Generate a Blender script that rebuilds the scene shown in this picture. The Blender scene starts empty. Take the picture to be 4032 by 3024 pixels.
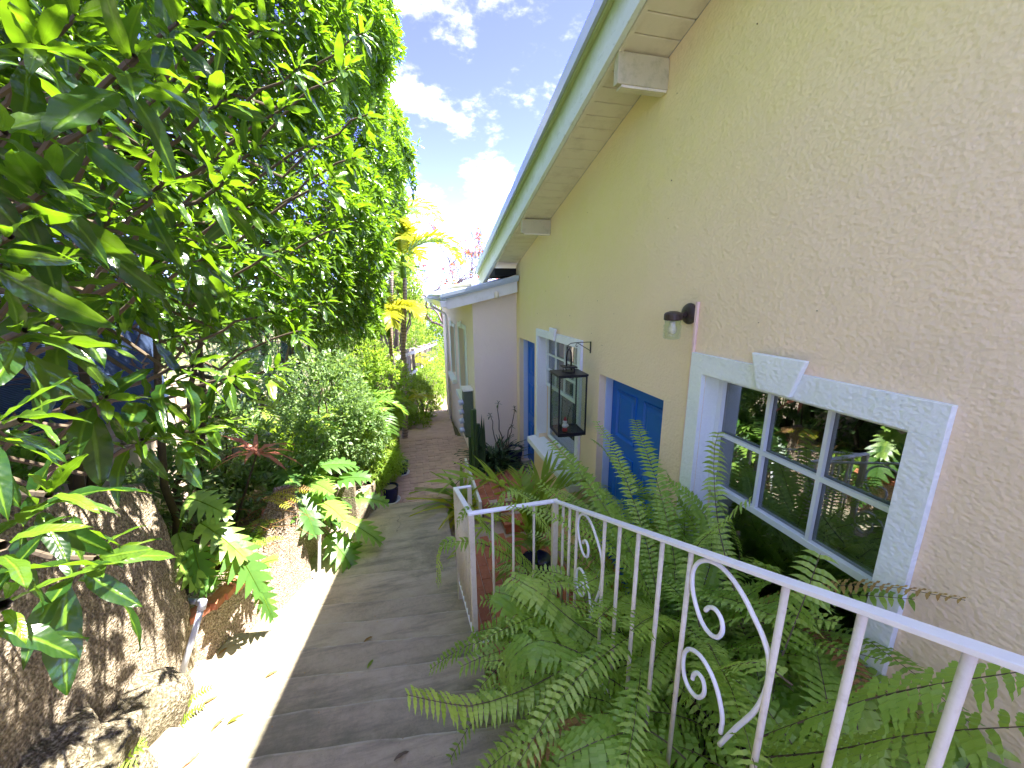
import bpy, math, random
import numpy as np
from mathutils import Vector, Matrix
SC = bpy.context.scene
COL = SC.collection
PI = math.pi
rnd = random.Random(7)
rng = np.random.default_rng(11)

# ------------------------------------------------------------------ camera
FPX = 1515.0
_Y = Vector((1609-2016, -(1157-1512), -FPX)).normalized()
_Z = -Vector((2080-2016, -(7903-1512), -FPX)); _Z = (_Z-_Y*_Z.dot(_Y)).normalized()
_X = _Y.cross(_Z)
ROT = Matrix((_X, _Y, _Z))
cd = bpy.data.cameras.new('camera'); cam = bpy.data.objects.new('camera', cd); COL.objects.link(cam)
cam.matrix_world = ROT.to_4x4(); cam.location = (0, 0, 0)
cd.sensor_width = 36; cd.lens = FPX/4032*36; cd.clip_start = 0.02; cd.clip_end = 5000
SC.camera = cam

# ------------------------------------------------------------------ light
SUN = Vector((2.0, -0.22, 4.0)).normalized()          # direction towards the sun
sd = bpy.data.lights.new('sun', 'SUN'); sd.energy = 2.0; sd.angle = math.radians(0.5); sd.color = (1, .95, .86)
so = bpy.data.objects.new('sun', sd); COL.objects.link(so)
so.rotation_euler = SUN.to_track_quat('Z', 'Y').to_euler(); so.location = (3, 0, 8)
world = bpy.data.worlds.new('World'); SC.world = world; world.use_nodes = True
nt = world.node_tree; nt.nodes.clear()
def N(t, kind, **kw):
    n = t.nodes.new(kind)
    for k, v in kw.items():
        if k.startswith('in_'):
            n.inputs[int(k[3:]) if k[3:].isdigit() else k[3:].replace('_', ' ')].default_value = v
        else: setattr(n, k, v)
    return n
def L(t, a, b): t.links.new(a, b)
sky = N(nt, 'ShaderNodeTexSky', sky_type='NISHITA', sun_disc=False)
sky.sun_elevation = math.asin(SUN.z); sky.sun_rotation = math.atan2(SUN.x, SUN.y)
sky.air_density = .6; sky.dust_density = .0; sky.ozone_density = 2.5; sky.altitude = 2500
tc = N(nt, 'ShaderNodeTexCoord')
sep = N(nt, 'ShaderNodeSeparateXYZ'); L(nt, tc.outputs['Generated'], sep.inputs[0])
add = N(nt, 'ShaderNodeMath', operation='ADD', in_1=.28); L(nt, sep.outputs[2], add.inputs[0])
mx = N(nt, 'ShaderNodeMath', operation='MAXIMUM', in_1=.06); L(nt, add.outputs[0], mx.inputs[0])
dv = N(nt, 'ShaderNodeVectorMath', operation='DIVIDE'); L(nt, tc.outputs['Generated'], dv.inputs[0])
cb = N(nt, 'ShaderNodeCombineXYZ'); [L(nt, mx.outputs[0], cb.inputs[i]) for i in range(3)]
L(nt, cb.outputs[0], dv.inputs[1])
mp = N(nt, 'ShaderNodeMapping'); L(nt, dv.outputs[0], mp.inputs[0]); mp.inputs['Location'].default_value = (0.35, 0.1, 0)
no = N(nt, 'ShaderNodeTexNoise', in_Scale=3.1, in_Detail=9.0, in_Roughness=.62); L(nt, mp.outputs[0], no.inputs['Vector'])
cr = N(nt, 'ShaderNodeValToRGB'); cr.color_ramp.elements[0].position = .47; cr.color_ramp.elements[1].position = .74
L(nt, no.outputs[0], cr.inputs[0])
cp = N(nt, 'ShaderNodeMath', operation='POWER', in_1=2.3); L(nt, cr.outputs[0], cp.inputs[0])
hs = N(nt, 'ShaderNodeHueSaturation', in_Hue=.538, in_Saturation=1.14, in_Value=.52); L(nt, sky.outputs[0], hs.inputs['Color'])
mix = N(nt, 'ShaderNodeMixRGB'); hf = N(nt, 'ShaderNodeMath', operation='MULTIPLY_ADD', use_clamp=True, in_1=4.0, in_2=-.25); L(nt, sep.outputs[2], hf.inputs[0])
cf = N(nt, 'ShaderNodeMath', operation='MULTIPLY'); L(nt, hf.outputs[0], cf.inputs[0]); L(nt, cp.outputs[0], cf.inputs[1]); L(nt, cf.outputs[0], mix.inputs[0]); L(nt, hs.outputs[0], mix.inputs[1]); mix.inputs[2].default_value = (9.5, 9.1, 8.6, 1)
bg = N(nt, 'ShaderNodeBackground', in_Strength=.15); L(nt, mix.outputs[0], bg.inputs[0])
wo = N(nt, 'ShaderNodeOutputWorld'); L(nt, bg.outputs[0], wo.inputs[0])
SC.view_settings.view_transform = 'Standard'; SC.view_settings.look = 'None'
SC.view_settings.exposure = 4.1; SC.view_settings.gamma = 1.0
SC.view_settings.use_curve_mapping = False
SC.cycles.use_denoising = True
SC.cycles.max_bounces = 8; SC.cycles.transparent_max_bounces = 12; SC.cycles.diffuse_bounces = 5

# ------------------------------------------------------------------ survey helpers (photograph pixel -> point of the place)
def ray(u, v): return ROT @ Vector((u-2016, -(v-1512), -FPX))
def onx(u, v, x): d = ray(u, v); return d*(x/d.x)
def ony(u, v, y): d = ray(u, v); return d*(y/d.y)
def onz(u, v, z): d = ray(u, v); return d*(z/d.z)
def far(u, v, r): return ray(u, v).normalized()*r

# ------------------------------------------------------------------ materials
def mat(name, col, rough=.6, spec=.4, metal=0.):
    m = bpy.data.materials.new(name); m.use_nodes = True
    b = m.node_tree.nodes['Principled BSDF']
    b.inputs['Base Color'].default_value = (*col, 1); b.inputs['Roughness'].default_value = rough
    b.inputs['Specular IOR Level'].default_value = spec; b.inputs['Metallic'].default_value = metal
    return m, m.node_tree, b
def ramp(t, fac, stops, interp='LINEAR'):
    r = N(t, 'ShaderNodeValToRGB'); e = r.color_ramp.elements; r.color_ramp.interpolation = interp
    while len(e) > 1: e.remove(e[-1])
    e[0].position = stops[0][0]; e[0].color = (*stops[0][1], 1)
    for p, c in stops[1:]:
        x = e.new(p); x.color = (*c, 1)
    L(t, fac, r.inputs[0]); return r.outputs[0]
def objco(t, scale=(1, 1, 1), loc=(0, 0, 0)):
    c = N(t, 'ShaderNodeNewGeometry'); m = N(t, 'ShaderNodeMapping'); L(t, c.outputs['Position'], m.inputs[0])
    m.inputs['Scale'].default_value = scale; m.inputs['Location'].default_value = loc; return m.outputs[0]
def noise(t, vec, scale, detail=6., rough=.6):
    n = N(t, 'ShaderNodeTexNoise', in_Scale=scale, in_Detail=detail, in_Roughness=rough); L(t, vec, n.inputs['Vector']); return n.outputs[0]
def mixc(t, fac, a, b, mode='MIX'):
    m = N(t, 'ShaderNodeMixRGB', blend_type=mode)
    for i, s in ((0, fac), (1, a), (2, b)):
        if hasattr(s, 'default_value') or hasattr(s, 'links'): L(t, s, m.inputs[i])
        elif isinstance(s, (int, float)): m.inputs[i].default_value = s
        else: m.inputs[i].default_value = (*s, 1)
    return m.outputs[0]
def bump(t, b, h, strength, dist, prev=None):
    n = N(t, 'ShaderNodeBump', in_Strength=strength, in_Distance=dist); L(t, h, n.inputs['Height'])
    if prev is not None: L(t, prev, n.inputs['Normal'])
    L(t, n.outputs[0], b.inputs['Normal']); return n.outputs[0]
def mathn(t, op, a, b=0., c=None, clamp=False):
    m = N(t, 'ShaderNodeMath', operation=op, use_clamp=clamp)
    for i, s in enumerate((a, b) if c is None else (a, b, c)):
        if isinstance(s, (int, float)): m.inputs[i].default_value = s
        else: L(t, s, m.inputs[i])
    return m.outputs[0]

def stucco(name, base, glow_stains=False):
    m, t, b = mat(name, base, .92, .15)
    co = objco(t)
    big = noise(t, co, .9, 4); fine = noise(t, co, 50, 5, .6); med = noise(t, co, 11, 3, .5)
    c = ramp(t, big, [(.3, tuple(x*.93 for x in base)), (.7, base)])
    c = mixc(t, ramp(t, noise(t, co, 60, 2), [(.35, (0, 0, 0)), (.7, (.22,)*3)]), c, tuple(min(1, x*1.12) for x in base))
    if glow_stains:      # yellow-green bounce glow painted as a belt under the eaves, plus dark blotches
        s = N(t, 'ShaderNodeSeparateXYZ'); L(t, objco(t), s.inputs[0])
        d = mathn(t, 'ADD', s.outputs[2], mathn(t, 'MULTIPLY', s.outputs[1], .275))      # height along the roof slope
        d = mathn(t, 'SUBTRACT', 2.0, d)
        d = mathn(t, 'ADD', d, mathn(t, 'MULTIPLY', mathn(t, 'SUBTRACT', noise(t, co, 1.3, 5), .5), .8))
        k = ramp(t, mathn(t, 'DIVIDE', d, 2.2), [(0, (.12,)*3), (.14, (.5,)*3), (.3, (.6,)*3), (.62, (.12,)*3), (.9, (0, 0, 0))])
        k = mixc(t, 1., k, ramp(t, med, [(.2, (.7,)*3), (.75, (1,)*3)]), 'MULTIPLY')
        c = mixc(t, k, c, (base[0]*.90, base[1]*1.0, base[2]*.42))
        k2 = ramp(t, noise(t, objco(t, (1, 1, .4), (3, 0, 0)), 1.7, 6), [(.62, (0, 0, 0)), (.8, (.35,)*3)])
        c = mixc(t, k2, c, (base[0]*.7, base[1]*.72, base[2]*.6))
    L(t, c, b.inputs['Base Color'])
    vor = N(t, 'ShaderNodeTexVoronoi', feature='SMOOTH_F1', in_Scale=58.); L(t, objco(t, (1, 1, 1.25)), vor.inputs['Vector'])
    h = mathn(t, 'ADD', mathn(t, 'MULTIPLY', fine, .8), mathn(t, 'MULTIPLY', vor.outputs['Distance'], .7))
    h = mathn(t, 'ADD', h, mathn(t, 'MULTIPLY', ramp(t, med, [(.45, (0, 0, 0)), (.6, (1, 1, 1))]), .35))
    bump(t, b, h, .9, .0045)
    return m
M = {}
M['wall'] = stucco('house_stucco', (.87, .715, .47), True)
M['annex'] = stucco('annex_stucco', (.82, .70, .56))
M['trim'] = stucco('mint_white_stucco', (.80, .87, .80))
M['sillw'] = stucco('white_sill_stucco', (.80, .83, .84))

def painted(name, base, dirt=(.3, .3, .22), amount=.3, rough=.45, scale=6.):
    m, t, b = mat(name, base, rough, .35); co = objco(t)
    k = ramp(t, noise(t, co, scale, 8, .65), [(.5, (0, 0, 0)), (.78, (amount,)*3)])
    L(t, mixc(t, k, base, dirt), b.inputs['Base Color'])
    bump(t, b, noise(t, co, 60, 4), .12, .002)
    return m
M['soffit'] = painted('soffit_paint', (.70, .66, .52), (.33, .30, .2), .45, .6)
M['beam'] = painted('beam_paint', (.50, .46, .30), (.25, .25, .14), .6, .7, 18)
M['white'] = painted('white_metal_paint', (.80, .80, .80), (.45, .42, .36), .25, .35, 20)
M['rail'] = painted('rail_enamel', (.84, .86, .92), (.5, .45, .4), .22, .3, 30)
M['balus'] = painted('baluster_enamel', (.72, .68, .56), (.42, .36, .25), .5, .45, 40)
M['wood'] = painted('window_frame_paint', (.72, .78, .77), (.5, .5, .45), .2, .4)
M['blue'] = painted('blue_door_paint', (.008, .13, .54), (.03, .2, .45), .3, .36, 4)
M['frame_blue'] = painted('door_frame_paint', (.52, .64, .78), (.4, .45, .5), .3, .5)
M['metal'] = painted('roof_metal', (.42, .50, .58), (.55, .52, .48), .5, .35, 9)
M['barge'] = painted('annex_barge_paint', (.80, .80, .76), (.4, .38, .25), .35, .5, 7)
# fascia with a streak of algae along its upper half
m, t, b = mat('fascia_paint', (.6, .7, .66), .55, .3); s = N(t, 'ShaderNodeSeparateXYZ'); L(t, objco(t), s.inputs[0])
d = mathn(t, 'ADD', s.outputs[2], mathn(t, 'MULTIPLY', s.outputs[1], .275))
d = mathn(t, 'ADD', mathn(t, 'SUBTRACT', d, 2.008), mathn(t, 'MULTIPLY', mathn(t, 'SUBTRACT', noise(t, objco(t), 5, 8, .7), .5), .16))
k = ramp(t, mathn(t, 'DIVIDE', d, .30), [(.25, (0, 0, 0)), (.62, (.85,)*3), (1, (1,)*3)])
c = mixc(t, k, (.68, .75, .71), (.36, .42, .14))
c = mixc(t, ramp(t, noise(t, objco(t, (1, .5, 1)), 22, 8, .7), [(.55, (0, 0, 0)), (.75, (.6,)*3)]), c, (.25, .30, .22))
L(t, c, b.inputs['Base Color']); bump(t, b, noise(t, objco(t), 50), .2, .003); M['fascia'] = m
# concrete of the stairs
m, t, b = mat('stair_concrete', (.3, .28, .24), .9, .2); co = objco(t)
c = ramp(t, noise(t, objco(t, (1, 1.6, 1)), 2.2, 8, .62), [(.28, (.26, .22, .155)), (.5, (.38, .325, .235)), (.72, (.47, .41, .31))])
oi = N(t, 'ShaderNodeObjectInfo'); c = mixc(t, .9, c, ramp(t, oi.outputs['Random'], [(0, (.78,)*3), (1, (1.0,)*3)]), 'MULTIPLY')
c = mixc(t, ramp(t, noise(t, co, 40, 6, .7), [(.35, (0, 0, 0)), (.65, (.5,)*3)]), c, (.44, .37, .27))
c = mixc(t, ramp(t, noise(t, objco(t, (.5, 3, 1), (1, 4, 2)), 3.3, 7, .7), [(.48, (0, 0, 0)), (.66, (.75,)*3)]), c, (.165, .15, .115))
c = mixc(t, ramp(t, noise(t, co, 120, 3, .7), [(.6, (0, 0, 0)), (.75, (.6,)*3)]), c, (.14, .13, .10))
vc = N(t, 'ShaderNodeTexVoronoi', feature='DISTANCE_TO_EDGE', in_Scale=1.7)
wv = N(t, 'ShaderNodeVectorMath', operation='ADD'); nc = N(t, 'ShaderNodeTexNoise', in_Scale=6., in_Detail=6.); L(t, co, nc.inputs['Vector']); sc_ = N(t, 'ShaderNodeVectorMath', operation='SCALE'); sc_.inputs['Scale'].default_value = .35; L(t, nc.outputs['Color'], sc_.inputs[0]); L(t, co, wv.inputs[0]); L(t, sc_.outputs[0], wv.inputs[1]); L(t, wv.outputs[0], vc.inputs['Vector'])
crk = mixc(t, 1., ramp(t, vc.outputs['Distance'], [(.0, (.7,)*3), (.007, (0, 0, 0))]), ramp(t, noise(t, co, 1.1, 3), [(.58, (0, 0, 0)), (.64, (1, 1, 1))]), 'MULTIPLY')
c = mixc(t, crk, c, (.05, .045, .035))
c = mixc(t, ramp(t, noise(t, objco(t, (1, 1, 1), (7, 3, 0)), 1.4, 9, .75), [(.52, (0, 0, 0)), (.64, (.6,)*3)]), c, (.15, .145, .10))
wa_ = N(t, 'ShaderNodeAttribute', attribute_name='wear'); wn = noise(t, objco(t, (1, .3, 1)), 9, 6, .7)
c = mixc(t, mathn(t, 'MULTIPLY', ramp(t, wa_.outputs['Fac'], [(.15, (0, 0, 0)), (1, (.8,)*3)]), ramp(t, wn, [(.35, (.15,)*3), (.62, (1,)*3)])), c, (.52, .48, .40))
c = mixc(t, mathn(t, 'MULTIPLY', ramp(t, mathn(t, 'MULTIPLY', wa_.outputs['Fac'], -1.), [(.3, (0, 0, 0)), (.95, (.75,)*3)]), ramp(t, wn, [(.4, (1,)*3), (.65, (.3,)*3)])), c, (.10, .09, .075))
L(t, c, b.inputs['Base Color']); h = mathn(t, 'ADD', noise(t, co, 55, 6, .7), mathn(t, 'MULTIPLY', noise(t, co, 7, 5), 1.5)); bump(t, b, h, .6, .006); M['concrete'] = m
# roughcast garden walls
def roughcast(name, a, bb, moss):
    m, t, b = mat(name, a, .95, .15); co = objco(t)
    v = N(t, 'ShaderNodeTexVoronoi', in_Scale=95.); L(t, co, v.inputs['Vector'])
    v2 = noise(t, co, 75, 3, .6)
    c = ramp(t, v2, [(.32, tuple(x*.35 for x in bb)), (.5, bb), (.66, a)])
    k = ramp(t, noise(t, objco(t, (1, 1, .45)), 2.3, 8, .7), [(.46, (0, 0, 0)), (.72, (moss,)*3)])
    c = mixc(t, k, c, (.11, .10, .055))
    L(t, c, b.inputs['Base Color'])
    h = mathn(t, 'ADD', v2, mathn(t, 'MULTIPLY', v.outputs['Distance'], .6)); h = mathn(t, 'ADD', h, noise(t, co, 16, 4)); bump(t, b, h, 1., .014)
    return m
M['rough'] = roughcast('roughcast_dark', (.52, .44, .34), (.30, .24, .17), .6)  # darker of the two wall roughcasts
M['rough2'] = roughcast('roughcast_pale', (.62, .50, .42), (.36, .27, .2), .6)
M['rock'] = roughcast('limestone_rock', (.42, .37, .28), (.17, .14, .095), 1.)
def brickmat(name, a, bb):
    m, t, b = mat(name, a, .85, .2); oi = N(t, 'ShaderNodeObjectInfo'); co = objco(t)
    c = ramp(t, oi.outputs['Random'], [(0, a), (.5, tuple((x+y)/2 for x, y in zip(a, bb))), (1, bb)])
    c = mixc(t, ramp(t, noise(t, co, 6, 8, .7), [(.45, (0, 0, 0)), (.75, (.6,)*3)]), c, tuple(x*.5 for x in bb))
    c = mixc(t, ramp(t, noise(t, co, 45, 5, .7), [(.5, (0, 0, 0)), (.75, (.35,)*3)]), c, (.5, .35, .28))
    L(t, c, b.inputs['Base Color']); bump(t, b, noise(t, co, 70, 5, .6), .4, .004); return m
M['brick'] = brickmat('terracotta', (.52, .19, .10), (.40, .14, .08))
M['pathbrick'] = brickmat('worn_path_brick', (.56, .39, .31), (.48, .34, .27))
M['mortar'] = painted('mortar', (.44, .34, .28), (.25, .19, .15), .8, .95, 12)
M['soil'] = painted('dark_soil', (.06, .042, .03), (.12, .09, .06), .8, 1., 14)
M['ground'] = painted('leaf_litter_ground', (.13, .12, .05), (.06, .10, .02), .9, 1., 3)
M['bark'] = painted('bark', (.12, .09, .06), (.06, .05, .035), .8, .9, 25)
M['palmtrunk'] = painted('palm_trunk', (.34, .26, .19), (.18, .13, .1), .8, .8, 18)
M['greybark'] = painted('grey_bark', (.16, .11, .12), (.08, .06, .065), .7, .9, 25)
M['black'] = painted('black_iron', (.014, .013, .016), (.06, .05, .05), .5, .4, 12)
M['bronze'] = painted('dark_bronze', (.045, .03, .022), (.10, .12, .07), .7, .45, 14)
M['shadeblack'] = mat('shade_black', (.015, .015, .014), .9)[0]  # near-black colour that stands in for shade
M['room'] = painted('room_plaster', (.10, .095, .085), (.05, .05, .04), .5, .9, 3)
M['pipe'] = painted('grey_pvc', (.52, .56, .68), (.35, .3, .25), .45, .35, 15)
M['potblue'] = painted('cobalt_glaze', (.012, .014, .06), (.03, .03, .06), .5, .15, 6)
M['saucer'] = painted('white_saucer', (.7, .7, .66), (.4, .36, .3), .4, .5, 9)
M['cream'] = painted('cream_ceramic', (.75, .68, .48), (.5, .4, .25), .3, .4, 20)
M['red'] = painted('red_paint', (.42, .03, .04), (.3, .1, .08), .3, .4, 40)
M['figwhite'] = painted('figurine_white', (.75, .72, .68), (.4, .35, .3), .3, .35, 60)
M['fencewood'] = painted('weathered_pickets', (.34, .29, .25), (.16, .13, .11), .8, .9, 8)
M['fencerail'] = painted('pale_rail', (.62, .63, .66), (.4, .36, .33), .5, .5, 9)
M['conduit'] = painted('conduit_paint', (.80, .60, .50), (.5, .36, .28), .4, .6, 12)
M['acgrey'] = painted('meter_box', (.10, .13, .10), (.06, .07, .06), .5, .5, 9)
M['farwall'] = painted('far_house', (.75, .78, .82), (.5, .5, .5), .3, .7, 2)
M['tan'] = painted('tan_block_wall', (.50, .40, .34), (.22, .18, .13), .8, .95, 4)
# blue shade cloth: woven ribs and lighter streaks
m, t, b = mat('blue_shade_cloth', (.05, .08, .17), .8, .2); co = objco(t)
w = N(t, 'ShaderNodeTexWave', in_Scale=28., in_Distortion=1.5, in_Detail=3.); w.bands_direction = 'Z'; L(t, co, w.inputs['Vector'])
c = ramp(t, w.outputs[0], [(.2, (.022, .038, .085)), (.8, (.07, .105, .20))])
L(t, c, b.inputs['Base Color']); bump(t, b, w.outputs[0], .5, .01); M['cloth'] = m
def glass(name, refl=(.9, .95, 1), base=.03, f0=.12, rough=.012):
    m = bpy.data.materials.new(name); m.use_nodes = True; t = m.node_tree; t.nodes.clear()
    tr = N(t, 'ShaderNodeBsdfTransparent'); tr.inputs[0].default_value = (.55, .58, .55, 1)
    g = N(t, 'ShaderNodeBsdfGlossy', in_Roughness=rough); g.inputs[0].default_value = (*refl, 1)
    ge = N(t, 'ShaderNodeNewGeometry'); dt_ = N(t, 'ShaderNodeVectorMath', operation='DOT_PRODUCT'); L(t, ge.outputs['Incoming'], dt_.inputs[0]); L(t, ge.outputs['Normal'], dt_.inputs[1])
    one = mathn(t, 'SUBTRACT', 1., mathn(t, 'ABSOLUTE', dt_.outputs['Value']))
    k = mathn(t, 'ADD', mathn(t, 'MULTIPLY', mathn(t, 'POWER', one, 5.), .96), .04+f0, clamp=True)
    mx = N(t, 'ShaderNodeMixShader'); L(t, k, mx.inputs[0]); L(t, tr.outputs[0], mx.inputs[1]); L(t, g.outputs[0], mx.inputs[2])
    o = N(t, 'ShaderNodeOutputMaterial'); L(t, mx.outputs[0], o.inputs[0]); return m
M['glass'] = glass('window_glass', f0=.2)
M['clear'] = glass('clear_glass', f0=.0)
for n in M['clear'].node_tree.nodes:
    if n.type == 'BSDF_TRANSPARENT': n.inputs[0].default_value = (.93, .96, .93, 1)
m, t, b = mat('white_curtain', (.45, .47, .46), .9); c = N(t, 'ShaderNodeTexWave', in_Scale=9., in_Distortion=2.); c.bands_direction = 'Y'
L(t, objco(t), c.inputs['Vector']); L(t, ramp(t, c.outputs[0], [(0, (.17, .18, .17)), (1, (.36, .37, .36))]), b.inputs['Base Color']); M['curtain'] = m

def leafmat(name, dark, mid, young, trans, tfac=.38, rough=.33, spec=.5, vein=True):
    m = bpy.data.materials.new(name); m.use_nodes = True; t = m.node_tree; b = t.nodes['Principled BSDF']
    at = N(t, 'ShaderNodeAttribute', attribute_name='tone'); oi = N(t, 'ShaderNodeObjectInfo')
    f = mathn(t, 'FRACT', mathn(t, 'ADD', at.outputs['Fac'], mathn(t, 'MULTIPLY', oi.outputs['Random'], .55)))
    at2 = N(t, 'ShaderNodeAttribute', attribute_name='young')  # also carries the sunlight put into the farther shrub leaves
    c = ramp(t, f, [(0, dark), (.45, mid), (.8, tuple((a+bb)/2 for a, bb in zip(mid, young))), (.93, young), (1., dark)])
    c = mixc(t, at2.outputs['Fac'], c, young)
    uvx = N(t, 'ShaderNodeAttribute', attribute_name='rib')
    al = N(t, 'ShaderNodeAttribute', attribute_name='along'); thin = ramp(t, uvx.outputs['Fac'], [(.80, (0, 0, 0)), (.93, (1, 1, 1))])
    sv = mathn(t, 'SINE', mathn(t, 'ADD', mathn(t, 'MULTIPLY', al.outputs['Fac'], 75.), mathn(t, 'MULTIPLY', uvx.outputs['Fac'], 9.)))
    svr = ramp(t, sv, [(.75, (0, 0, 0)), (.98, (1, 1, 1))])
    if vein:
        c = mixc(t, mathn(t, 'MULTIPLY', svr, .05), c, tuple(min(1, y*1.1) for y in young))
        c = mixc(t, mathn(t, 'MULTIPLY', thin, .6), c, tuple(min(1, y*1.3) for y in young))
        bump(t, b, mathn(t, 'ADD', mathn(t, 'ADD', mathn(t, 'MULTIPLY', sv, -.08), mathn(t, 'MULTIPLY', thin, -.8)), mathn(t, 'MULTIPLY', noise(t, objco(t), 60, 2), 1.5)), .5, .0015)
    c = mixc(t, ramp(t, noise(t, objco(t), 45, 4), [(.35, (0, 0, 0)), (.8, (.35,)*3)]), c, tuple(x*.6 for x in dark))
    L(t, c, b.inputs['Base Color']); b.inputs['Roughness'].default_value = rough; b.inputs['Specular IOR Level'].default_value = spec
    tr = N(t, 'ShaderNodeBsdfTranslucent'); L(t, mixc(t, f, trans, tuple(min(1, x*1.35) for x in trans)), tr.inputs[0])
    mx = N(t, 'ShaderNodeMixShader'); mx.inputs[0].default_value = tfac
    L(t, b.outputs[0], mx.inputs[1]); L(t, tr.outputs[0], mx.inputs[2]); L(t, mx.outputs[0], t.nodes['Material Output'].inputs[0])
    return m
M['leaf'] = leafmat('shrub_leaf', (.008, .030, .009), (.017, .055, .011), (.14, .25, .02), (.22, .42, .010), .33, .26, .6)
M['fern'] = leafmat('fern_leaf', (.17, .31, .04), (.27, .44, .08), (.42, .56, .13), (.46, .66, .08), .38, .38, .45)
M['palm'] = leafmat('palm_leaf', (.06, .14, .025), (.13, .25, .035), (.35, .45, .06), (.42, .58, .05), .42, .4, .35)
M['palmy'] = leafmat('yellow_palm_leaf', (.18, .26, .02), (.36, .38, .025), (.55, .42, .04), (.55, .55, .03), .45, .4, .35)
M['philo'] = leafmat('philodendron_leaf', (.05, .13, .03), (.10, .22, .04), (.30, .44, .08), (.30, .52, .05), .35, .35, .5)
M['bush'] = leafmat('bush_leaf', (.04, .09, .035), (.09, .17, .06), (.25, .34, .12), (.28, .44, .08), .35, .35, .5)
M['lime'] = leafmat('lime_leaf', (.07, .14, .018), (.15, .27, .03), (.30, .42, .06), (.34, .50, .04), .45, .5, .3)  # light lime-green leaf colour
M['snake'] = leafmat('succulent_leaf', (.025, .06, .025), (.05, .10, .04), (.14, .17, .04), (.05, .1, .03), .08, .4, .4)
M['redleaf'] = leafmat('cordyline_leaf', (.30, .09, .06), (.5, .16, .10), (.6, .3, .18), (.7, .25, .15), .4, .4, .4)
M['dryleaf'] = leafmat('dry_leaf', (.24, .13, .05), (.36, .2, .08), (.5, .4, .1), (.4, .25, .08), .25, .7, .2)
M['flower'] = leafmat('red_flower', (.7, .10, .05), (.8, .18, .08), (.8, .3, .15), (.9, .2, .1), .4, .6, .2)

# ------------------------------------------------------------------ object helpers
WL = {}
def wl(p): return WL.get(p.name, Vector((0, 0, 0))) if p else Vector((0, 0, 0))
def setprops(o, label=None, cat=None, group=None, kind=None):
    if label: o['label'] = label
    if cat: o['category'] = cat
    if group: o['group'] = group
    if kind: o['kind'] = kind
def thing(name, label, cat, loc=(0, 0, 0), group=None, kind=None):
    o = bpy.data.objects.new(name, None); COL.objects.link(o); o.location = loc; o.empty_display_size = .1
    WL[o.name] = Vector(loc); setprops(o, label, cat, group, kind); return o
def place(o, parent, w=None):
    """link o under parent; w = world position of its origin (None: the mesh is in world coordinates)"""
    COL.objects.link(o); w = Vector(w) if w is not None else Vector((0, 0, 0))
    if parent: o.parent = parent
    o.location = w-wl(parent); WL[o.name] = w; return o
def raw_mesh(name, V, F, mt, smooth=False, attrs=None):
    """V (n,3) array, F (m,3) or (m,4) int array"""
    me = bpy.data.meshes.new(name); V = np.asarray(V, np.float32); F = np.asarray(F, np.int32); k = F.shape[1]
    me.vertices.add(len(V)); me.vertices.foreach_set('co', V.ravel())
    me.loops.add(F.size); me.loops.foreach_set('vertex_index', F.ravel())
    me.polygons.add(len(F)); me.polygons.foreach_set('loop_start', np.arange(0, F.size, k, dtype=np.int32))
    me.polygons.foreach_set('loop_total', np.full(len(F), k, np.int32))
    me.polygons.foreach_set('use_smooth', np.full(len(F), smooth, bool))
    for an, av in (attrs or {}).items():
        a = me.attributes.new(an, 'FLOAT', 'POINT'); a.data.foreach_set('value', np.asarray(av, np.float32))
    me.materials.append(mt); me.update(calc_edges=True); return me

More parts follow.
